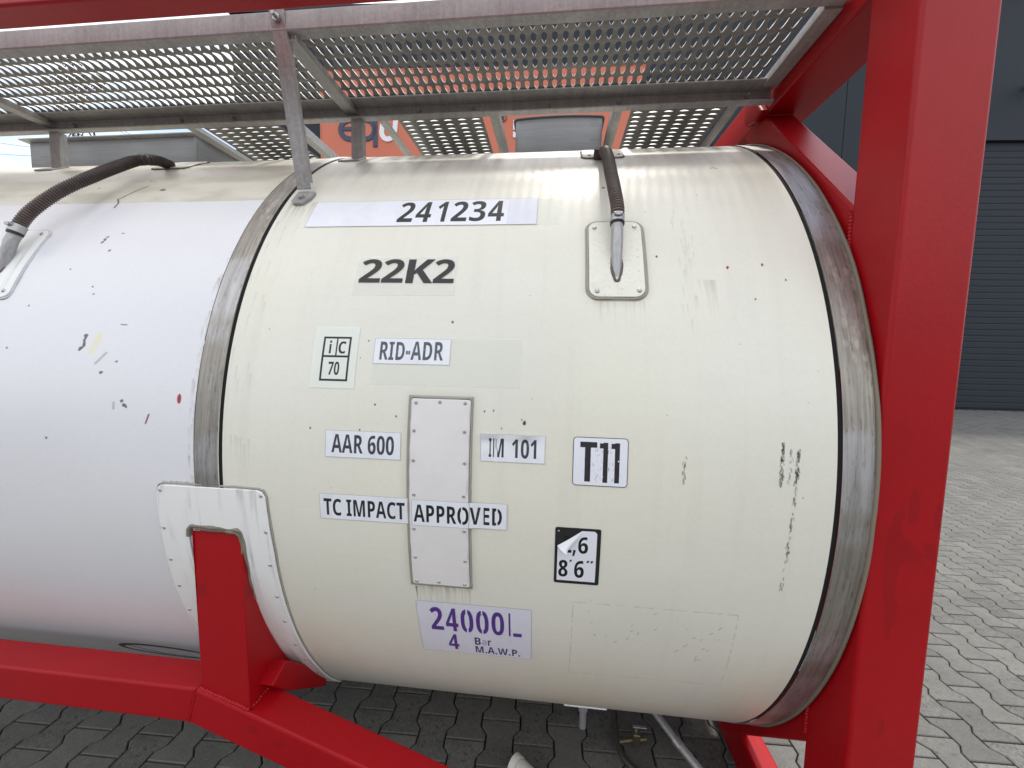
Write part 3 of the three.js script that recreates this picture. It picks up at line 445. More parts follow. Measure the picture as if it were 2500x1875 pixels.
const seam = (a, b, r, sd) => { const n = Math.max(6, Math.ceil(new THREE.Vector3(...a).distanceTo(new THREE.Vector3(...b)) / 0.006)), q = Array.from({ length: n + 1 }, (_, i) => [lerp(a[0], b[0], i / n) + (hash(i, sd, 1) - 0.5) * 0.0012, lerp(a[1], b[1], i / n) + (hash(i, sd, 2) - 0.5) * 0.0012, lerp(a[2], b[2], i / n) + (hash(i, sd, 3) - 0.5) * 0.0012]); const c = curve3(q); return flat(sweep(c, n * 3, (t) => r * (1 + 0.22 * Math.sin(t * n * 4.2)), 7)); };
for (const [a, b, r] of [[[-1.543, -0.596, 1.19], [-1.401, -0.643, 1.19], 0.006], [[-1.4, -0.643, 1.187], [-1.4, -0.64, 1.09], 0.005], [[-1.4, -0.60, 1.15], [-1.4, -0.67, 1.02], 0.004], [[-1.548, -0.594, 1.1975], [-1.574, -0.69, 1.1985], 0.003], [[0.084, 0.674, 1.036], [0.18, 0.674, 1.036], 0.006], [[0.084, 0.674, 1.036], [0.084, 0.53, 1.036], 0.005], [[0.0835, 1.157, 0.566], [0.178, 1.157, 0.566], 0.005], [[0.084, -0.50, 1.036], [0.084, -0.68, 1.036], 0.005], [[0.084, 1.157, 1.034], [0.228, 1.157, 1.034], 0.005]]) T('weld_seam', up(seam(a, b, r, Math.round(a[0] * 100))), RED);

// ---- walkway on top
// pressed plate with a grid of lens-shaped holes (half sizes a, b); the tread lips, in a paler colour that stands in for sunlight, flare upward from each hole: fx at the sides, fb at the back, ff at the front
function grating(x0, x1, z0, z1, px, pz, a, b, fx, fb, ff, h, y, rise) {
  const P = [], Q = [], N = 16, i0 = Math.ceil((x0 + px / 2) / px), i1 = Math.floor((x1 - px / 2) / px), j0 = Math.ceil((z0 + pz / 2) / pz), j1 = Math.floor((z1 - pz / 2) / pz);
  const tri = (L, p, q, r) => L.push(...p, ...q, ...r), unit = [], wall = [];
  for (let k = 0; k < N; k++) {
    const t = (k / N) * Math.PI * 2, c = Math.cos(t), n = Math.sin(t), lx = b > a ? c * Math.pow(Math.abs(c), 0.35) : c, lz = b > a ? n : n * Math.pow(Math.abs(n), 0.35);
    unit.push([a * lx, b * lz]); wall.push([a * lx + fx * lx, b * lz + (lz < 0 ? fb : ff) * lz]);
  }
  // the strands between the holes are arched up by `rise` at the middle of each hole and flat where they join
  const long = b > a, hill = (lx, lz) => y + rise * Math.pow(Math.cos(Math.PI * (long ? lz / pz : lx / px)), 2);
  const cell = (cx, cz, sc, jx) => {
    const at = ([x, z], dy = 0) => [cx + x * sc, hill(x, z) + dy, cz + z * sc], hw = px / 2, hh = pz / 2, mid = unit.map(([x, z]) => x), rim = unit.map((u, k) => { const t = (k / N) * Math.PI * 2, c = Math.cos(t), n = Math.sin(t), m = long ? (Math.abs(u[1]) > 0.999 * b ? [0, Math.sign(n) * hh] : [Math.sign(c || 1) * hw, u[1]]) : (Math.abs(u[0]) > 0.999 * a ? [Math.sign(c) * hw, 0] : [u[0], Math.sign(n || 1) * hh]); return [cx + m[0], hill(m[0], m[1]), cz + m[1]]; });
    const corner = (sx, sz) => [cx + sx * hw, hill(hw, hh), cz + sz * hh];
    for (let k = 0; k < N; k++) {
      const n = (k + 1) % N; tri(P, at(unit[k]), rim[n], rim[k]); tri(P, at(unit[k]), at(unit[n]), rim[n]);
      const q = (i) => (long ? Math.abs(unit[i][0]) / a : unit[i][1] < 0 ? -unit[i][1] / b : 0), f = (i) => { const e = Math.pow(q(i), long ? 0.7 : 0.45), u = unit[i], w = wall[i], p = at([u[0] + (w[0] - u[0]) * e, u[1] + (w[1] - u[1]) * e]); p[1] = hill(u[0], u[1]) + 0.0003 + h * e * (1 + 0.1 * Math.sin(i * 2.4 + jx)); return p; };
      tri(Q, at(unit[k]), f(k), f(n)); tri(Q, at(unit[k]), f(n), at(unit[n]));
    }
    const tips = long ? [[N / 4, 0, 1], [(3 * N) / 4, 0, -1]] : [[0, 1, 0], [N / 2, -1, 0]];
    for (const [k, sx, sz] of tips) for (const d of [-1, 1]) { const o = (k + d + N) % N; tri(P, rim[k], rim[o], corner(long ? Math.sign(rim[o][0] - cx) : sx, long ? sz : Math.sign(rim[o][2] - cz))); }
  };
  for (let i = i0; i <= i1; i++) for (let j = j0; j <= j1; j++) cell(i * px, j * pz, 1 + (hash(i, j, 4) - 0.5) * 0.03, i * 3 + j);
  const mk = (L) => { const g = new THREE.BufferGeometry(); g.setAttribute('position', new THREE.Float32BufferAttribute(L, 3)); g.computeVertexNormals(); return up(boxUV(g)); };
  return [mk(P), mk(Q)];
}
function addGrating(parent, ...args) { const [p, q] = grating(...args), g = mesh('grating', p, GRATE, parent); mesh('sunlit_tread_lips', q, TREADLIT, parent); return g; }
const walkway = new THREE.Group(); walkway.name = 'walkway'; walkway.userData.label = 'aluminium walkway of perforated grating along the side of the tank top'; tank.add(walkway);
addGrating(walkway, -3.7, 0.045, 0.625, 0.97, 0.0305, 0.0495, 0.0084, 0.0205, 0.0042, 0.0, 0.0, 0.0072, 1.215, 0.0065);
mesh('outer_rail', up(merge([box(-3.7, 0.078, 1.208, 1.258, 0.979, 0.985, 0.002), box(-3.7, 0.078, 1.206, 1.2115, 0.948, 0.984, 0.002)])), GALV, walkway);
mesh('inner_rail', up(merge([box(-3.7, 0.078, 1.168, 1.236, 0.61, 0.616, 0.002), box(-3.7, 0.078, 1.164, 1.169, 0.612, 0.642, 0.002), box(-3.7, 0.078, 1.2085, 1.2135, 0.616, 0.676, 0.002)])), GALV, walkway);
mesh('end_bar', up(box(0.034, 0.08, 1.2, 1.226, 0.65, 0.948, 0.002)), GALV, walkway);
const boltGeo = merge([new THREE.CylinderGeometry(0.0075, 0.0075, 0.006, 6).translate(0, 0.004, 0), new THREE.CylinderGeometry(0.004, 0.004, 0.014, 8).translate(0, 0.009, 0)]);
for (const x of [-2.55, -2.08, -1.86, -1.585, -1.13, -0.93, -0.42, 0.0, -0.66]) { const b = mesh('bolt', boltGeo, GALV, walkway); b.rotation.x = Math.PI / 2; b.position.set(x, Y0 + 1.192, 0.617); }
for (const x of [-2.655, -1.385]) {
  const cross = mesh('cross_bar', up(merge([box(x - 0.022, x + 0.022, 1.186, 1.19, 0.62, 0.975, 0.001), box(x + 0.0175, x + 0.022, 1.19, 1.206, 0.644, 0.975, 0.001)])), GALV, walkway);
  const leg = mesh('inner_leg', up(merge([box(x - 0.0, x + 0.042, 1.018, 1.166, 0.625, 0.63, 0.001), box(x + 0.038, x + 0.042, 1.018, 1.166, 0.6, 0.625, 0.001)])), GALV, walkway);
  mesh('foot', up(prism([[0.6, 1.036], [0.66, 0.999], [0.664, 1.006], [0.604, 1.043]], x - 0.035, x + 0.045, 'x', 0.001)), GALV, leg);
}
{ // the outer stay: a flattened bar from the tank side up to the outer rail, bolted at both ends
  const a = new THREE.Vector3(-1.389, 0.806, 0.914), b = new THREE.Vector3(-1.41, 1.262, 0.99), d = b.clone().sub(a), L = d.length(), g = merge([box(-0.022, 0.022, 0, L, -0.005, 0.0, 0.002), box(0.017, 0.022, 0.02, L - 0.06, -0.02, -0.005, 0.002)]);
  const M = new THREE.Matrix4().lookAt(new THREE.Vector3(), d.clone().negate(), new THREE.Vector3(0, 0, 1)), q = new THREE.Quaternion().setFromUnitVectors(new THREE.Vector3(0, 1, 0), d.normalize());
  g.applyQuaternion(q).translate(a.x, a.y, a.z + 0.003);
  const stay = mesh('outer_stay', up(g), GALV, walkway);
  const foot = mesh('foot', plate([[-1.418, 39.25], [-1.41, 38.75], [-1.381, 38.7], [-1.363, 40.1], [-1.36, 41.6], [-1.415, 41.7]], R + 0.002, 0.007, [], 0.2), GALV, stay);
  stand(mesh('bolt', merge([new THREE.CylinderGeometry(0.009, 0.0095, 0.009, 14).translate(0, 0.004, 0)]), GALV, stay), -1.391, 40.0, R + 0.0095);
  const bt = mesh('bolt', merge([new THREE.CylinderGeometry(0.011, 0.011, 0.008, 6).translate(0, 0.004, 0), new THREE.CylinderGeometry(0.005, 0.005, 0.022, 8).translate(0, 0.011, 0)]), STEEL, stay); bt.rotation.x = Math.PI / 2; bt.position.set(-1.408, Y0 + 1.236, 0.989);
}
for (const [xa, xb, lab] of [[-2.14, -1.675, 'cross walkway left of the strap'], [-1.322, -0.85, 'cross walkway between the strap and the round box'], [-0.428, 0.012, 'cross walkway beside the end frame']]) {
  const cw = new THREE.Group(); cw.name = numbered('cross_walkway'); tank.add(cw);
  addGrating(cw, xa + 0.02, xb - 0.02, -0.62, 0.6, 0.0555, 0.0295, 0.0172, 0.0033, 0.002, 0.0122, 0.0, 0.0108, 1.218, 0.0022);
  for (const [x, s] of [[xa, 1], [xb, -1]]) mesh('edge_rail', up(merge([box(Math.min(x, x + s * 0.005), Math.max(x, x + s * 0.005), 1.208, 1.245, -0.62, 0.606, 0.001), box(Math.min(x + s * 0.005, x + s * 0.034), Math.max(x + s * 0.005, x + s * 0.034), 1.2075, 1.2125, -0.62, 0.606, 0.001)])), GALV, cw);
}
// spill boxes on the tank top
const boxL = T('spill_box', up(merge([box(-3.05, -2.21, 1.05, 1.24, 0.414, 0.42, 0.002), box(-2.216, -2.21, 1.0, 1.24, -0.3, 0.414, 0.002), box(-3.05, -3.044, 1.0, 1.24, -0.3, 0.414, 0.002), box(-3.05, -2.21, 1.0, 1.24, -0.306, -0.3, 0.002), box(-3.044, -2.216, 1.12, 1.2, -0.3, 0.414, 0.002)])), ALUBOX, 'long grey aluminium spill box round the manhole');
mesh('lip', up(merge([box(-3.075, -2.2, 1.241, 1.247, 0.39, 0.445, 0.002), box(-3.075, -3.02, 1.241, 1.247, -0.33, 0.39, 0.002), box(-2.24, -2.185, 1.241, 1.247, -0.33, 0.39, 0.002)])), GALV, boxL);
mesh('corner_seam', up(merge([box(-2.222, -2.213, 1.1, 1.24, 0.42, 0.423, 0.001), rod([-2.213, 1.1, 0.419], [-2.213, 1.24, 0.419], 0.004, 8)])), ALUBOX, boxL);
{
  const s = new THREE.Shape(), w = 0.175, d = 0.17, r = 0.02; s.moveTo(-w + r, -d); s.lineTo(w - r, -d); s.quadraticCurveTo(w, -d, w, -d + r); s.lineTo(w, d - r); s.quadraticCurveTo(w, d, w - r, d); s.quadraticCurveTo(0, d + 0.02, -w + r, d); s.quadraticCurveTo(-w, d, -w, d - r); s.lineTo(-w, -d + r); s.quadraticCurveTo(-w, -d, -w + r, -d);
  const body = flat(new THREE.ExtrudeGeometry(s, { depth: 0.25, bevelEnabled: false, curveSegments: 10 })).rotateX(-Math.PI / 2).scale(1, 1, -1); flip(body);
  const wall = boxUV(body.translate(-0.625, 1.01, 0.235)); const bR = T('spill_box', up(wall), ALUBOX, 'short rounded grey spill box between the cross walkways');
  const lip = flat(new THREE.ExtrudeGeometry(s, { depth: 0.004, bevelEnabled: true, bevelSize: 0.009, bevelThickness: 0.002, curveSegments: 10 })).rotateX(-Math.PI / 2).scale(1, 1, -1); flip(lip); mesh('lip', up(lip.translate(-0.625, 1.262, 0.235)), std({ color: lin(0.1, 0.1, 0.105), roughness: 0.6 }), bR);
}

// ---- drain hoses with their fittings
function fitting(plateRect, corner, bolts, pipe, hosePts, hoseR, mat, label) {
  const [x0, x1, t0, t1] = plateRect;
  const p = T('hose_plate', plate(roundRect(x0, x1, t0, t1, corner), R + 0.001, 0.003), mat, label);
  mesh('sealant', bead(roundRect(x0 - 0.003, x1 + 0.003, t0 - 0.15, t1 + 0.15, corner + 0.002), 0.0036, true, R, 0.0008, x0 * 7), mat === PLATECREAM ? SEAL : std({ map: whiteMap, color: lin(0.8, 0.8, 0.82), roughness: 0.5 }), p);
  for (const [x, t] of bolts) stand(mesh('bolt', DOME, STEEL, p), x, t, R + 0.004);
  const pc = curve3(pipe.map(([x, t, r]) => onCyl(x, t, r))), stub = T('pipe_stub', up(flat(sweep(pc, 30, (t) => lerp(hoseR * 0.93, hoseR * 0.72, smooth(0.35, 1, t)), 16))), PIPE);
  const mid = pipe[pipe.length - 2], end = pipe[pipe.length - 1], ring = []; for (let i = 0; i < 28; i++) { const a = (i / 28) * 6.283, tc = lerp(mid[1], end[1], 0.62), th = Math.abs(mid[1] - end[1]) * 0.62; ring.push([end[0] + (hoseR * 0.92) * Math.sin(a) * (0.8 + 0.2 * Math.cos(a)), tc + th * Math.cos(a) * 1.02]); }
  mesh('sealant', bead(ring, 0.004, true, R + 0.004, 0.001, 3), DIRTSEAL, stub);
  const hc = curve3(hosePts.map(([x, t, r]) => onCyl(x, t, r))), L = hc.getLength(), turns = Math.round(L / 0.0074);
  const hose = T('hose', up(sweep(hc, turns * 5, (t) => hoseR * (1 + 0.085 * Math.cos(t * turns * 6.28318)), 16, (t, a) => { const k = 0.5 + 0.5 * Math.cos(t * turns * 6.28318), n = fbm(t * 40, a * 2, 3, 151), w = smooth(0.55, 0, t); return [lerp(0.014, 0.06 + 0.1 * w, k * (0.5 + n)), lerp(0.011, 0.042 + 0.07 * w, k * (0.5 + n)), lerp(0.010, 0.036 + 0.06 * w, k * (0.5 + n))]; })), std({ vertexColors: true, roughness: 0.5 }), 'ribbed black drain hose');
  const band = (ta, tb, r, m, nm) => { const A = hc.getPointAt(ta), B = hc.getPointAt(tb); mesh(nm, up(rod(A.toArray(), B.toArray(), r, 20)), m, hose); };
  band(0.012, 0.05, hoseR * 1.13, STEEL, 'clamp'); band(0.0, 0.012, hoseR * 1.09, RUBBER, 'cuff');
  { const A = hc.getPointAt(0.03), n = A.clone().setX(0).normalize(), s = mesh('clamp_screw', up(merge([new THREE.CylinderGeometry(0.005, 0.005, 0.02, 8).rotateZ(Math.PI / 2), box(-0.006, 0.006, -0.005, 0.004, -0.006, 0.006, 0.001)]).translate(...A.addScaledVector(n, hoseR * 1.25).toArray())), STEEL, hose); }
  return hose;
}
fitting([-0.537, -0.404, 22.6, 33.9], 0.024, [[-0.522, 32.8], [-0.42, 32.9], [-0.518, 23.3], [-0.418, 23.4]], [[-0.469, 32.3, 1.236], [-0.4695, 30.6, 1.23], [-0.47, 28.6, 1.216], [-0.47, 25.4, 1.1945]], [[-0.469, 31.7, 1.2355], [-0.469, 32.4, 1.238], [-0.468, 33.6, 1.247], [-0.474, 36.2, 1.259], [-0.4795, 40, 1.262], [-0.481, 45.2, 1.256], [-0.479, 49, 1.24], [-0.478, 53, 1.218]], 0.0162, PLATECREAM, 'scratched cream plate where the drain hose enters');
fitting([-2.30, -2.157, 22.0, 33.7], 0.022, [[-2.178, 32.9], [-2.177, 23.0]], [[-2.205, 31.8, 1.236], [-2.213, 30.2, 1.228], [-2.222, 28.3, 1.213], [-2.231, 25.9, 1.1945]], [[-2.203, 31.2, 1.237], [-2.197, 32.6, 1.245], [-2.183, 34.2, 1.254], [-2.157, 36.2, 1.262], [-2.13, 38.6, 1.266], [-2.1, 41.2, 1.266], [-2.088, 44.6, 1.26], [-2.093, 48.2, 1.252], [-2.088, 50.6, 1.249], [-2.062, 51.2, 1.247], [-2.066, 53.5, 1.232], [-2.07, 55.6, 1.208]], 0.0166, PLATEWHITE, 'white plate where the drain hose enters at the photo edge');
const topPlate = T('hose_plate', plate(roundRect(-0.542, -0.41, 53.3, 60, 0.018), R + 0.001, 0.003), PLATECREAM, 'small cream plate on the tank crest behind the hose');
mesh('sealant', bead(roundRect(-0.544, -0.408, 53.1, 60.2, 0.018), 0.0035, true, R, 0.0008, 8), DIRTSEAL, topPlate);
for (const [x, t] of [[-0.52, 54.2], [-0.424, 54.4]]) stand(mesh('bolt', DOME, GALV, topPlate), x, t, R + 0.004);
mesh('flange', up(rod([-0.485, 1.2 * Math.sin(53 * D2R), 1.2 * Math.cos(53 * D2R)], [-0.485, 1.23 * Math.sin(53 * D2R), 1.23 * Math.cos(53 * D2R)], 0.023, 16)), RUBBER, topPlate);
const topPlateL = T('hose_plate', plate(roundRect(-2.14, -2.0, 54.6, 61, 0.018), R + 0.001, 0.003), PLATECREAM, 'small plate on the crest of the white section');
mesh('sealant', bead(roundRect(-2.142, -1.998, 54.4, 61.2, 0.018), 0.0035, true, R, 0.0008, 18), DIRTSEAL, topPlateL);
const nozzle = T('drain_plate', plate(roundRect(-0.547, -0.395, -52.2, -50.6, 0.004), R + 0.001, 0.005), PLATEWHITE, 'small plate with a drain spout under the tank');
mesh('spout', up(merge([rod([-0.478, -0.93, 0.748], [-0.477, -1.022, 0.75], 0.0125, 16), rod([-0.478, -0.945, 0.75], [-0.478, -0.956, 0.75], 0.017, 16)])), PIPE, nozzle);
for (const x of [-0.535, -0.435, -0.418]) stand(mesh('bolt', DOME, STEEL, nozzle), x, -52, R + 0.006);

// ---- stickers (flat print on the cladding)
const INK = '#0e0e12', PAPER = '#e2e5ee';
function sticker(label, x0, x1, tt, tb, draw, o = {}) {
  const k = Math.min(2600, 1024 / (x1 - x0)), c = document.createElement('canvas'); c.width = Math.round((x1 - x0) * k); c.height = Math.round((tt - tb) * D2R * R * k);
  const g = c.getContext('2d'), X = (x) => (x - x0) * k, Y = (t) => (tt - t) * D2R * R * k; draw(g, X, Y, c.width, c.height, k);
  const m = std({ map: canvasTex(c), roughness: o.rough ?? 0.4, transparent: !!o.clear, alphaTest: 0 }); if (o.clear) m.transparent = true;
  return T(o.name ?? 'sticker', sheet(x0, x1, tb, tt, 10, 10, R + (o.lift ?? 0.0012), o.curl), m, label);
}
function txt(g, s, xa, xb, yt, yb, col = INK, font = 'bold 200px sans-serif') {
  g.save(); g.font = font; const m = g.measureText(s), l = m.actualBoundingBoxLeft, w = l + m.actualBoundingBoxRight, a = m.actualBoundingBoxAscent, d = Math.max(0, m.actualBoundingBoxDescent);
  g.translate(xa, yb); g.scale((xb - xa) / w, (yb - yt) / (a + d)); g.fillStyle = col; g.fillText(s, l, -d); g.restore();
}
function paper(g, w, h, col = PAPER) { g.fillStyle = col; g.fillRect(0, 0, w, h); for (let i = 0; i < 60; i++) { g.globalAlpha = 0.03; blot(g, rnd() * w, rnd() * h, 10 + 60 * rnd(), rnd() < 0.5 ? '#ffffff' : '#9a9a98'); } g.globalAlpha = 1; g.strokeStyle = 'rgba(120,118,112,0.8)'; g.lineWidth = 2; g.strokeRect(0.5, 0.5, w - 1, h - 1); }
function worn(g, x0, y0, x1, y1, n, col = PAPER, vert = true) { for (let i = 0; i < n; i++) { const x = lerp(x0, x1, rnd()), y = lerp(y0, y1, rnd()); g.globalAlpha = 0.3 + 0.6 * rnd(); line(g, [[x, y], [x + (vert ? 1.5 : 8) * (rnd() - 0.5) * 4, y + 4 + 16 * rnd()]], 0.6 + 2.2 * rnd() * rnd(), col); } g.globalAlpha = 1; }
sticker('white number strip reading 241234', -1.338, -0.674, 39.45, 33.88, (g, X, Y, w, h) => { paper(g, w, h); '241234'.split('').forEach((ch, i) => { const a = -1.07 + i * 0.0518; txt(g, ch, X(a + (ch === '1' ? 0.008 : 0)), X(a + (ch === '1' ? 0.035 : 0.0445)), Y(38.95), Y(34.6)); }); g.fillStyle = 'rgba(200,203,214,0.5)'; g.fillRect(X(-0.757), 3, X(-0.676) - X(-0.757), h - 6); });
const film = (label, x0, x1, tt, tb, col = '244,246,238', a = 0.38) => sticker(label, x0, x1, tt, tb, (g, X, Y, w, h) => { g.fillStyle = `rgba(${col},${a})`; g.fillRect(0, 0, w, h); }, { clear: true, name: 'clear_film', lift: 0.0008 });
film('pale clear film beside the number strip', -0.6735, -0.617, 39.4, 33.95); film('pale clear film under the letters 22K2', -1.142, -0.872, 28.4, 22.75, '240,239,236', 0.4); film('large pale clear film beside RID-ADR', -1.061, -0.695, 17.25, 11.6, '240,244,234', 0.33);
sticker('black letters 22K2', -1.135, -0.872, 28.2, 24.3, (g, X, Y) => { txt(g, '2', X(-1.131), X(-1.073), Y(28.05), Y(24.5)); txt(g, '2', X(-1.07), X(-1.012), Y(28.05), Y(24.5)); txt(g, 'K', X(-1.004), X(-0.932), Y(28.0), Y(24.46)); txt(g, '2', X(-0.932), X(-0.877), Y(28.0), Y(24.45)); }, { clear: true, name: 'lettering', lift: 0.0016 });
sticker('clear sticker with the boxed letters i C and 70', -1.217, -1.102, 18.45, 11.0, (g, X, Y, w, h) => { g.fillStyle = 'rgba(238,242,234,0.8)'; g.fillRect(0, 0, w, h); g.strokeStyle = INK; g.lineWidth = 13; g.strokeRect(X(-1.191), Y(17.1), X(-1.123) - X(-1.191), Y(11.95) - Y(17.1)); line(g, [[X(-1.191), Y(14.8)], [X(-1.123), Y(14.8)]], 13, INK); line(g, [[X(-1.157), Y(17.1)], [X(-1.157), Y(14.8)]], 9, INK); txt(g, 'i', X(-1.1765), X(-1.171), Y(16.75), Y(15.15)); txt(g, 'C', X(-1.152), X(-1.133), Y(16.65), Y(15.15)); txt(g, '70', X(-1.173), X(-1.144), Y(14.15), Y(12.55)); }, { clear: true });
sticker('white sticker reading RID-ADR in worn grey letters', -1.059, -0.867, 17.14, 14.05, (g, X, Y, w, h) => { paper(g, w, h); txt(g, 'RID', X(-1.044), X(-0.981), Y(16.7), Y(14.5), '#4b4d55'); g.fillStyle = '#55575f'; g.fillRect(X(-0.9775), Y(15.65), X(-0.9725) - X(-0.9775), Y(15.2) - Y(15.65)); g.fillRect(X(-0.9715), Y(15.65), X(-0.967) - X(-0.9715), Y(15.2) - Y(15.65)); txt(g, 'ADR', X(-0.965), X(-0.884), Y(16.75), Y(14.55), '#4b4d55'); worn(g, X(-1.045), Y(16.6), X(-0.884), Y(14.7), 110); });
sticker('white sticker reading AAR 600', -1.1665, -0.9765, 6.12, 3.0, (g, X, Y, w, h) => { paper(g, w, h); txt(g, 'AAR 600', X(-1.151), X(-0.993), Y(5.68), Y(3.5), '#3c3e46'); worn(g, X(-1.15), Y(5.6), X(-0.993), Y(3.7), 34); });
sticker('white sticker with a curled top edge reading IM 101', -0.7825, -0.632, 6.45, 3.35, (g, X, Y, w, h) => { paper(g, w, h); txt(g, 'I', X(-0.763), X(-0.757), Y(5.95), Y(3.86), '#2c2e35'); txt(g, 'M', X(-0.753), X(-0.728), Y(5.95), Y(3.86), '#2c2e35'); txt(g, '101', X(-0.709), X(-0.652), Y(5.98), Y(3.86), '#3f4149'); g.fillStyle = PAPER; g.fillRect(X(-0.7505), Y(6), 9, h); g.fillRect(X(-0.7455), Y(6), 7, h); worn(g, X(-0.76), Y(5.9), X(-0.66), Y(4), 30); }, { curl: (u, v) => smooth(0.72, 1, v) * (0.006 + 0.004 * Math.sin(u * 11)) * (1 - smooth(0.75, 1, u) * 0.7) });
sticker('square white sticker reading T11', -0.568, -0.4445, 6.52, 1.2, (g, X, Y, w, h) => { g.fillStyle = PAPER; g.beginPath(); g.roundRect(2, 2, w - 4, h - 4, 20); g.fill(); g.strokeStyle = '#3a3a3c'; g.lineWidth = 4; g.stroke(); g.fillStyle = '#26262a'; const B = (a, b, c, d) => g.fillRect(X(a), Y(c), X(b) - X(a), Y(d) - Y(c)); B(-0.552, -0.514, 6.0, 5.4); B(-0.541, -0.528, 6.0, 1.66); B(-0.5, -0.4895, 5.98, 1.62); B(-0.508, -0.499, 5.9, 5.35); B(-0.474, -0.4633, 5.98, 1.62); B(-0.482, -0.473, 5.9, 5.35); worn(g, X(-0.545), Y(6), X(-0.463), Y(1.7), 130, '#55565c'); g.fillStyle = PAPER; blot(g, X(-0.501), Y(2.2), 7, PAPER); blot(g, X(-0.4655), Y(4), 6, PAPER); }, { clear: true });
sticker('black plate of the peeling height sticker', -0.603, -0.4975, -3.7, -10.75, (g, X, Y, w, h) => { g.fillStyle = '#1d1e1f'; g.beginPath(); g.roundRect(0, 0, w, h, 12); g.fill(); g.fillStyle = '#e6e6e6'; g.beginPath(); g.ellipse(X(-0.595), Y(-4.15), 5, 4, 0, 0, 7); g.fill(); }, { clear: true });
sticker('white film reading 2,6 and 8 feet 6 inches', -0.5965, -0.5065, -3.98, -10.34, (g, X, Y, w, h) => { g.fillStyle = PAPER; g.beginPath(); g.moveTo(0, Y(-5.95)); g.lineTo(X(-0.541), Y(-4.0)); g.lineTo(w - 14, 0); g.lineTo(w, 14); g.lineTo(w, h); g.lineTo(0, h); g.fill(); txt(g, '2', X(-0.586), X(-0.564), Y(-4.72), Y(-6.72)); txt(g, ',', X(-0.562), X(-0.554), Y(-6.35), Y(-7.1)); txt(g, '6', X(-0.549), X(-0.526), Y(-4.7), Y(-6.72)); txt(g, '8', X(-0.593), X(-0.571), Y(-7.66), Y(-9.85)); txt(g, '\u2019', X(-0.568), X(-0.5615), Y(-7.6), Y(-8.35)); txt(g, '6', X(-0.556), X(-0.533), Y(-7.64), Y(-9.86)); txt(g, '\u201d', X(-0.5285), X(-0.5115), Y(-7.58), Y(-8.4)); }, { clear: true, lift: 0.002 });
{ // the corner of that film, peeled over
  const A = [-0.5975, -5.9], B = [-0.540, -4.02], C = [-0.5745, -6.4], P = [], I = [], n = 8;
  for (let i = 0; i <= n; i++) for (let j = 0; j <= n; j++) { const u = i / n, w = (j / n), ax = lerp(lerp(A[0], B[0], w), C[0], u), at = lerp(lerp(A[1], B[1], w), C[1], u), p = onCyl(ax, at, R + 0.0032 + 0.017 * Math.sin(Math.min(1, u * 1.25) * Math.PI * 0.55) * (1 - 0.75 * w)); P.push(p.x, p.y + Y0, p.z); }
  for (let i = 0; i < n; i++) for (let j = 0; j < n; j++) { const a = i * (n + 1) + j; I.push(a, a + n + 1, a + 1, a + 1, a + n + 1, a + n + 2); }
  const g = new THREE.BufferGeometry(); g.setAttribute('position', new THREE.Float32BufferAttribute(P, 3)); g.setIndex(I); g.computeVertexNormals();
  T('peeled_flap', g, std({ color: lin(0.72, 0.73, 0.76), roughness: 0.5, side: THREE.DoubleSide }), 'peeled corner of the height sticker');
}
sticker('white sticker reading TC IMPACT', -1.183, -0.9575, -1.4, -4.52, (g, X, Y, w, h) => { paper(g, w, h); txt(g, 'TC IMPACT', X(-1.173), X(-0.966), Y(-1.97), Y(-4.06), '#1f2024'); worn(g, X(-1.17), Y(-2), X(-0.966), Y(-4), 22); });
sticker('white sticker reading APPROVED across the cover panel edge', -0.9468, -0.717, -1.4, -4.48, (g, X, Y, w, h) => { paper(g, w, h); txt(g, 'APPROVED', X(-0.942), X(-0.729), Y(-1.95), Y(-4.05), '#1a1b1f'); g.fillStyle = PAPER; for (const x of [-0.826, -0.776, -0.7425]) g.fillRect(X(x), Y(-1.9), 8, h); line(g, [[X(-0.807), 0], [X(-0.806), h * 0.4], [X(-0.808), h]], 3, '#77756e'); worn(g, X(-0.8), Y(-2), X(-0.77), Y(-4), 22); worn(g, X(-0.75), Y(-2), X(-0.73), Y(-4), 12); }, { lift: 0.0066, curl: (u, v) => -0.0045 * smooth(0.6, 0.66, u) });
sticker('white sticker reading 24000L and 4 Bar M.A.W.P. in purple', -0.953, -0.6555, -15.15, -24.7, (g, X, Y, w, h) => { paper(g, w, h, '#d9dae6'); const V = '#553488'; ['2', '4', '0', '0', '0'].forEach((c, i) => txt(g, c, X(-0.92 + i * 0.0405), X(-0.886 + i * 0.0402), Y(-16.0), Y(-20.1), V)); g.fillStyle = V; g.fillRect(X(-0.7135), Y(-16), 12, Y(-20.1) - Y(-16)); g.fillRect(X(-0.7025), Y(-19.45), X(-0.68) - X(-0.7025), Y(-20.1) - Y(-19.45)); g.fillStyle = '#d9dae6'; g.fillRect(X(-0.8245), Y(-15.9), 12, Y(-20.3) - Y(-15.9)); g.fillRect(X(-0.7842), Y(-15.9), 9, Y(-20.3) - Y(-15.9)); txt(g, '4', X(-0.879), X(-0.85), Y(-20.7), Y(-23.9), V); txt(g, 'B', X(-0.806), X(-0.79), Y(-20.95), Y(-22.45), '#3a3168'); txt(g, 'a', X(-0.787), X(-0.7745), Y(-21.3), Y(-22.45), '#a9a4c4'); txt(g, 'r', X(-0.771), X(-0.762), Y(-21.3), Y(-22.45), '#3a3168'); txt(g, 'M.A.W.P.', X(-0.806), X(-0.685), Y(-22.75), Y(-24.25), '#3a3168'); worn(g, X(-0.806), Y(-21), X(-0.69), Y(-24.2), 50, '#d9dae6'); worn(g, X(-0.92), Y(-16), X(-0.69), Y(-20), 90, '#6d5fa0'); });

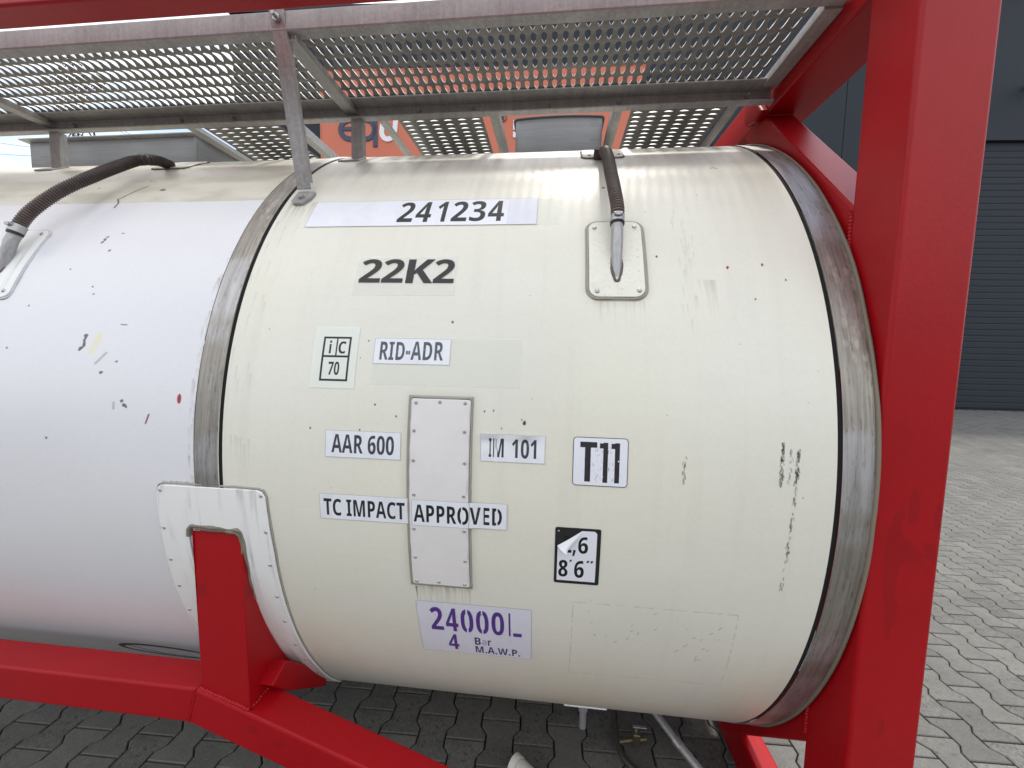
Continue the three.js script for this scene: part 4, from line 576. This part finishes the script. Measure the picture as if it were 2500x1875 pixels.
// ---- things lying under the tank end
{
  const p = thing('metal_pipe', 'thin grey metal pipe sloping out from under the tank end', 'pipe'); const g = up(merge([rod([-0.24, -1.10, 0.43], [-0.105, -1.15, 0.645], 0.0145, 16), rod([-0.105, -1.15, 0.645], [0.03, -1.2, 0.83], 0.0155, 16)])); mesh('pipe', g, PIPE, p); mesh('coupling', up(rod([-0.113, -1.147, 0.633], [-0.096, -1.154, 0.658], 0.0185, 16)), STEEL, p);
  const v = thing('drain_valve', 'bent dark drain pipe with a small brass valve under the tank', 'valve');
  mesh('bent_pipe', up(flat(sweep(curve3([[-0.322, -1.2, 0.45], [-0.318, -1.23, 0.5], [-0.316, -1.25, 0.57], [-0.295, -1.26, 0.63], [-0.25, -1.262, 0.672], [-0.15, -1.262, 0.70]]), 40, () => 0.0125, 12))), std({ color: lin(0.07, 0.068, 0.066), roughness: 0.4, metalness: 0.5 }), v);
  mesh('valve_body', up(merge([box(-0.255, -0.226, -1.262, -1.21, 0.535, 0.575, 0.005), rod([-0.31, -1.245, 0.575], [-0.255, -1.245, 0.56], 0.009, 12), rod([-0.226, -1.245, 0.555], [-0.2, -1.245, 0.55], 0.0115, 12)])), std({ color: lin(0.2, 0.17, 0.11), roughness: 0.4, metalness: 0.7 }), v);
  mesh('handle', up(merge([rod([-0.24, -1.21, 0.555], [-0.24, -1.19, 0.555], 0.005, 8), box(-0.255, -0.2, -1.192, -1.187, 0.549, 0.561, 0.002)])), STEEL, v);
  const w = thing('document_tube', 'white plastic tube end lying on the paving by the red strut', 'tube');
  mesh('tube', up(rod([-0.705, -1.262, 0.712], [-0.56, -1.262, 0.82], 0.034, 24)), std({ color: lin(0.62, 0.61, 0.58), roughness: 0.45 }), w); mesh('cap', up(rod([-0.728, -1.262, 0.695], [-0.706, -1.262, 0.711], 0.0365, 24)), std({ color: lin(0.7, 0.69, 0.66), roughness: 0.4 }), w);
}

scene.traverse((o) => { if (o.isMesh && !o.material) o.material = RED; });
renderer.render(scene, camera);
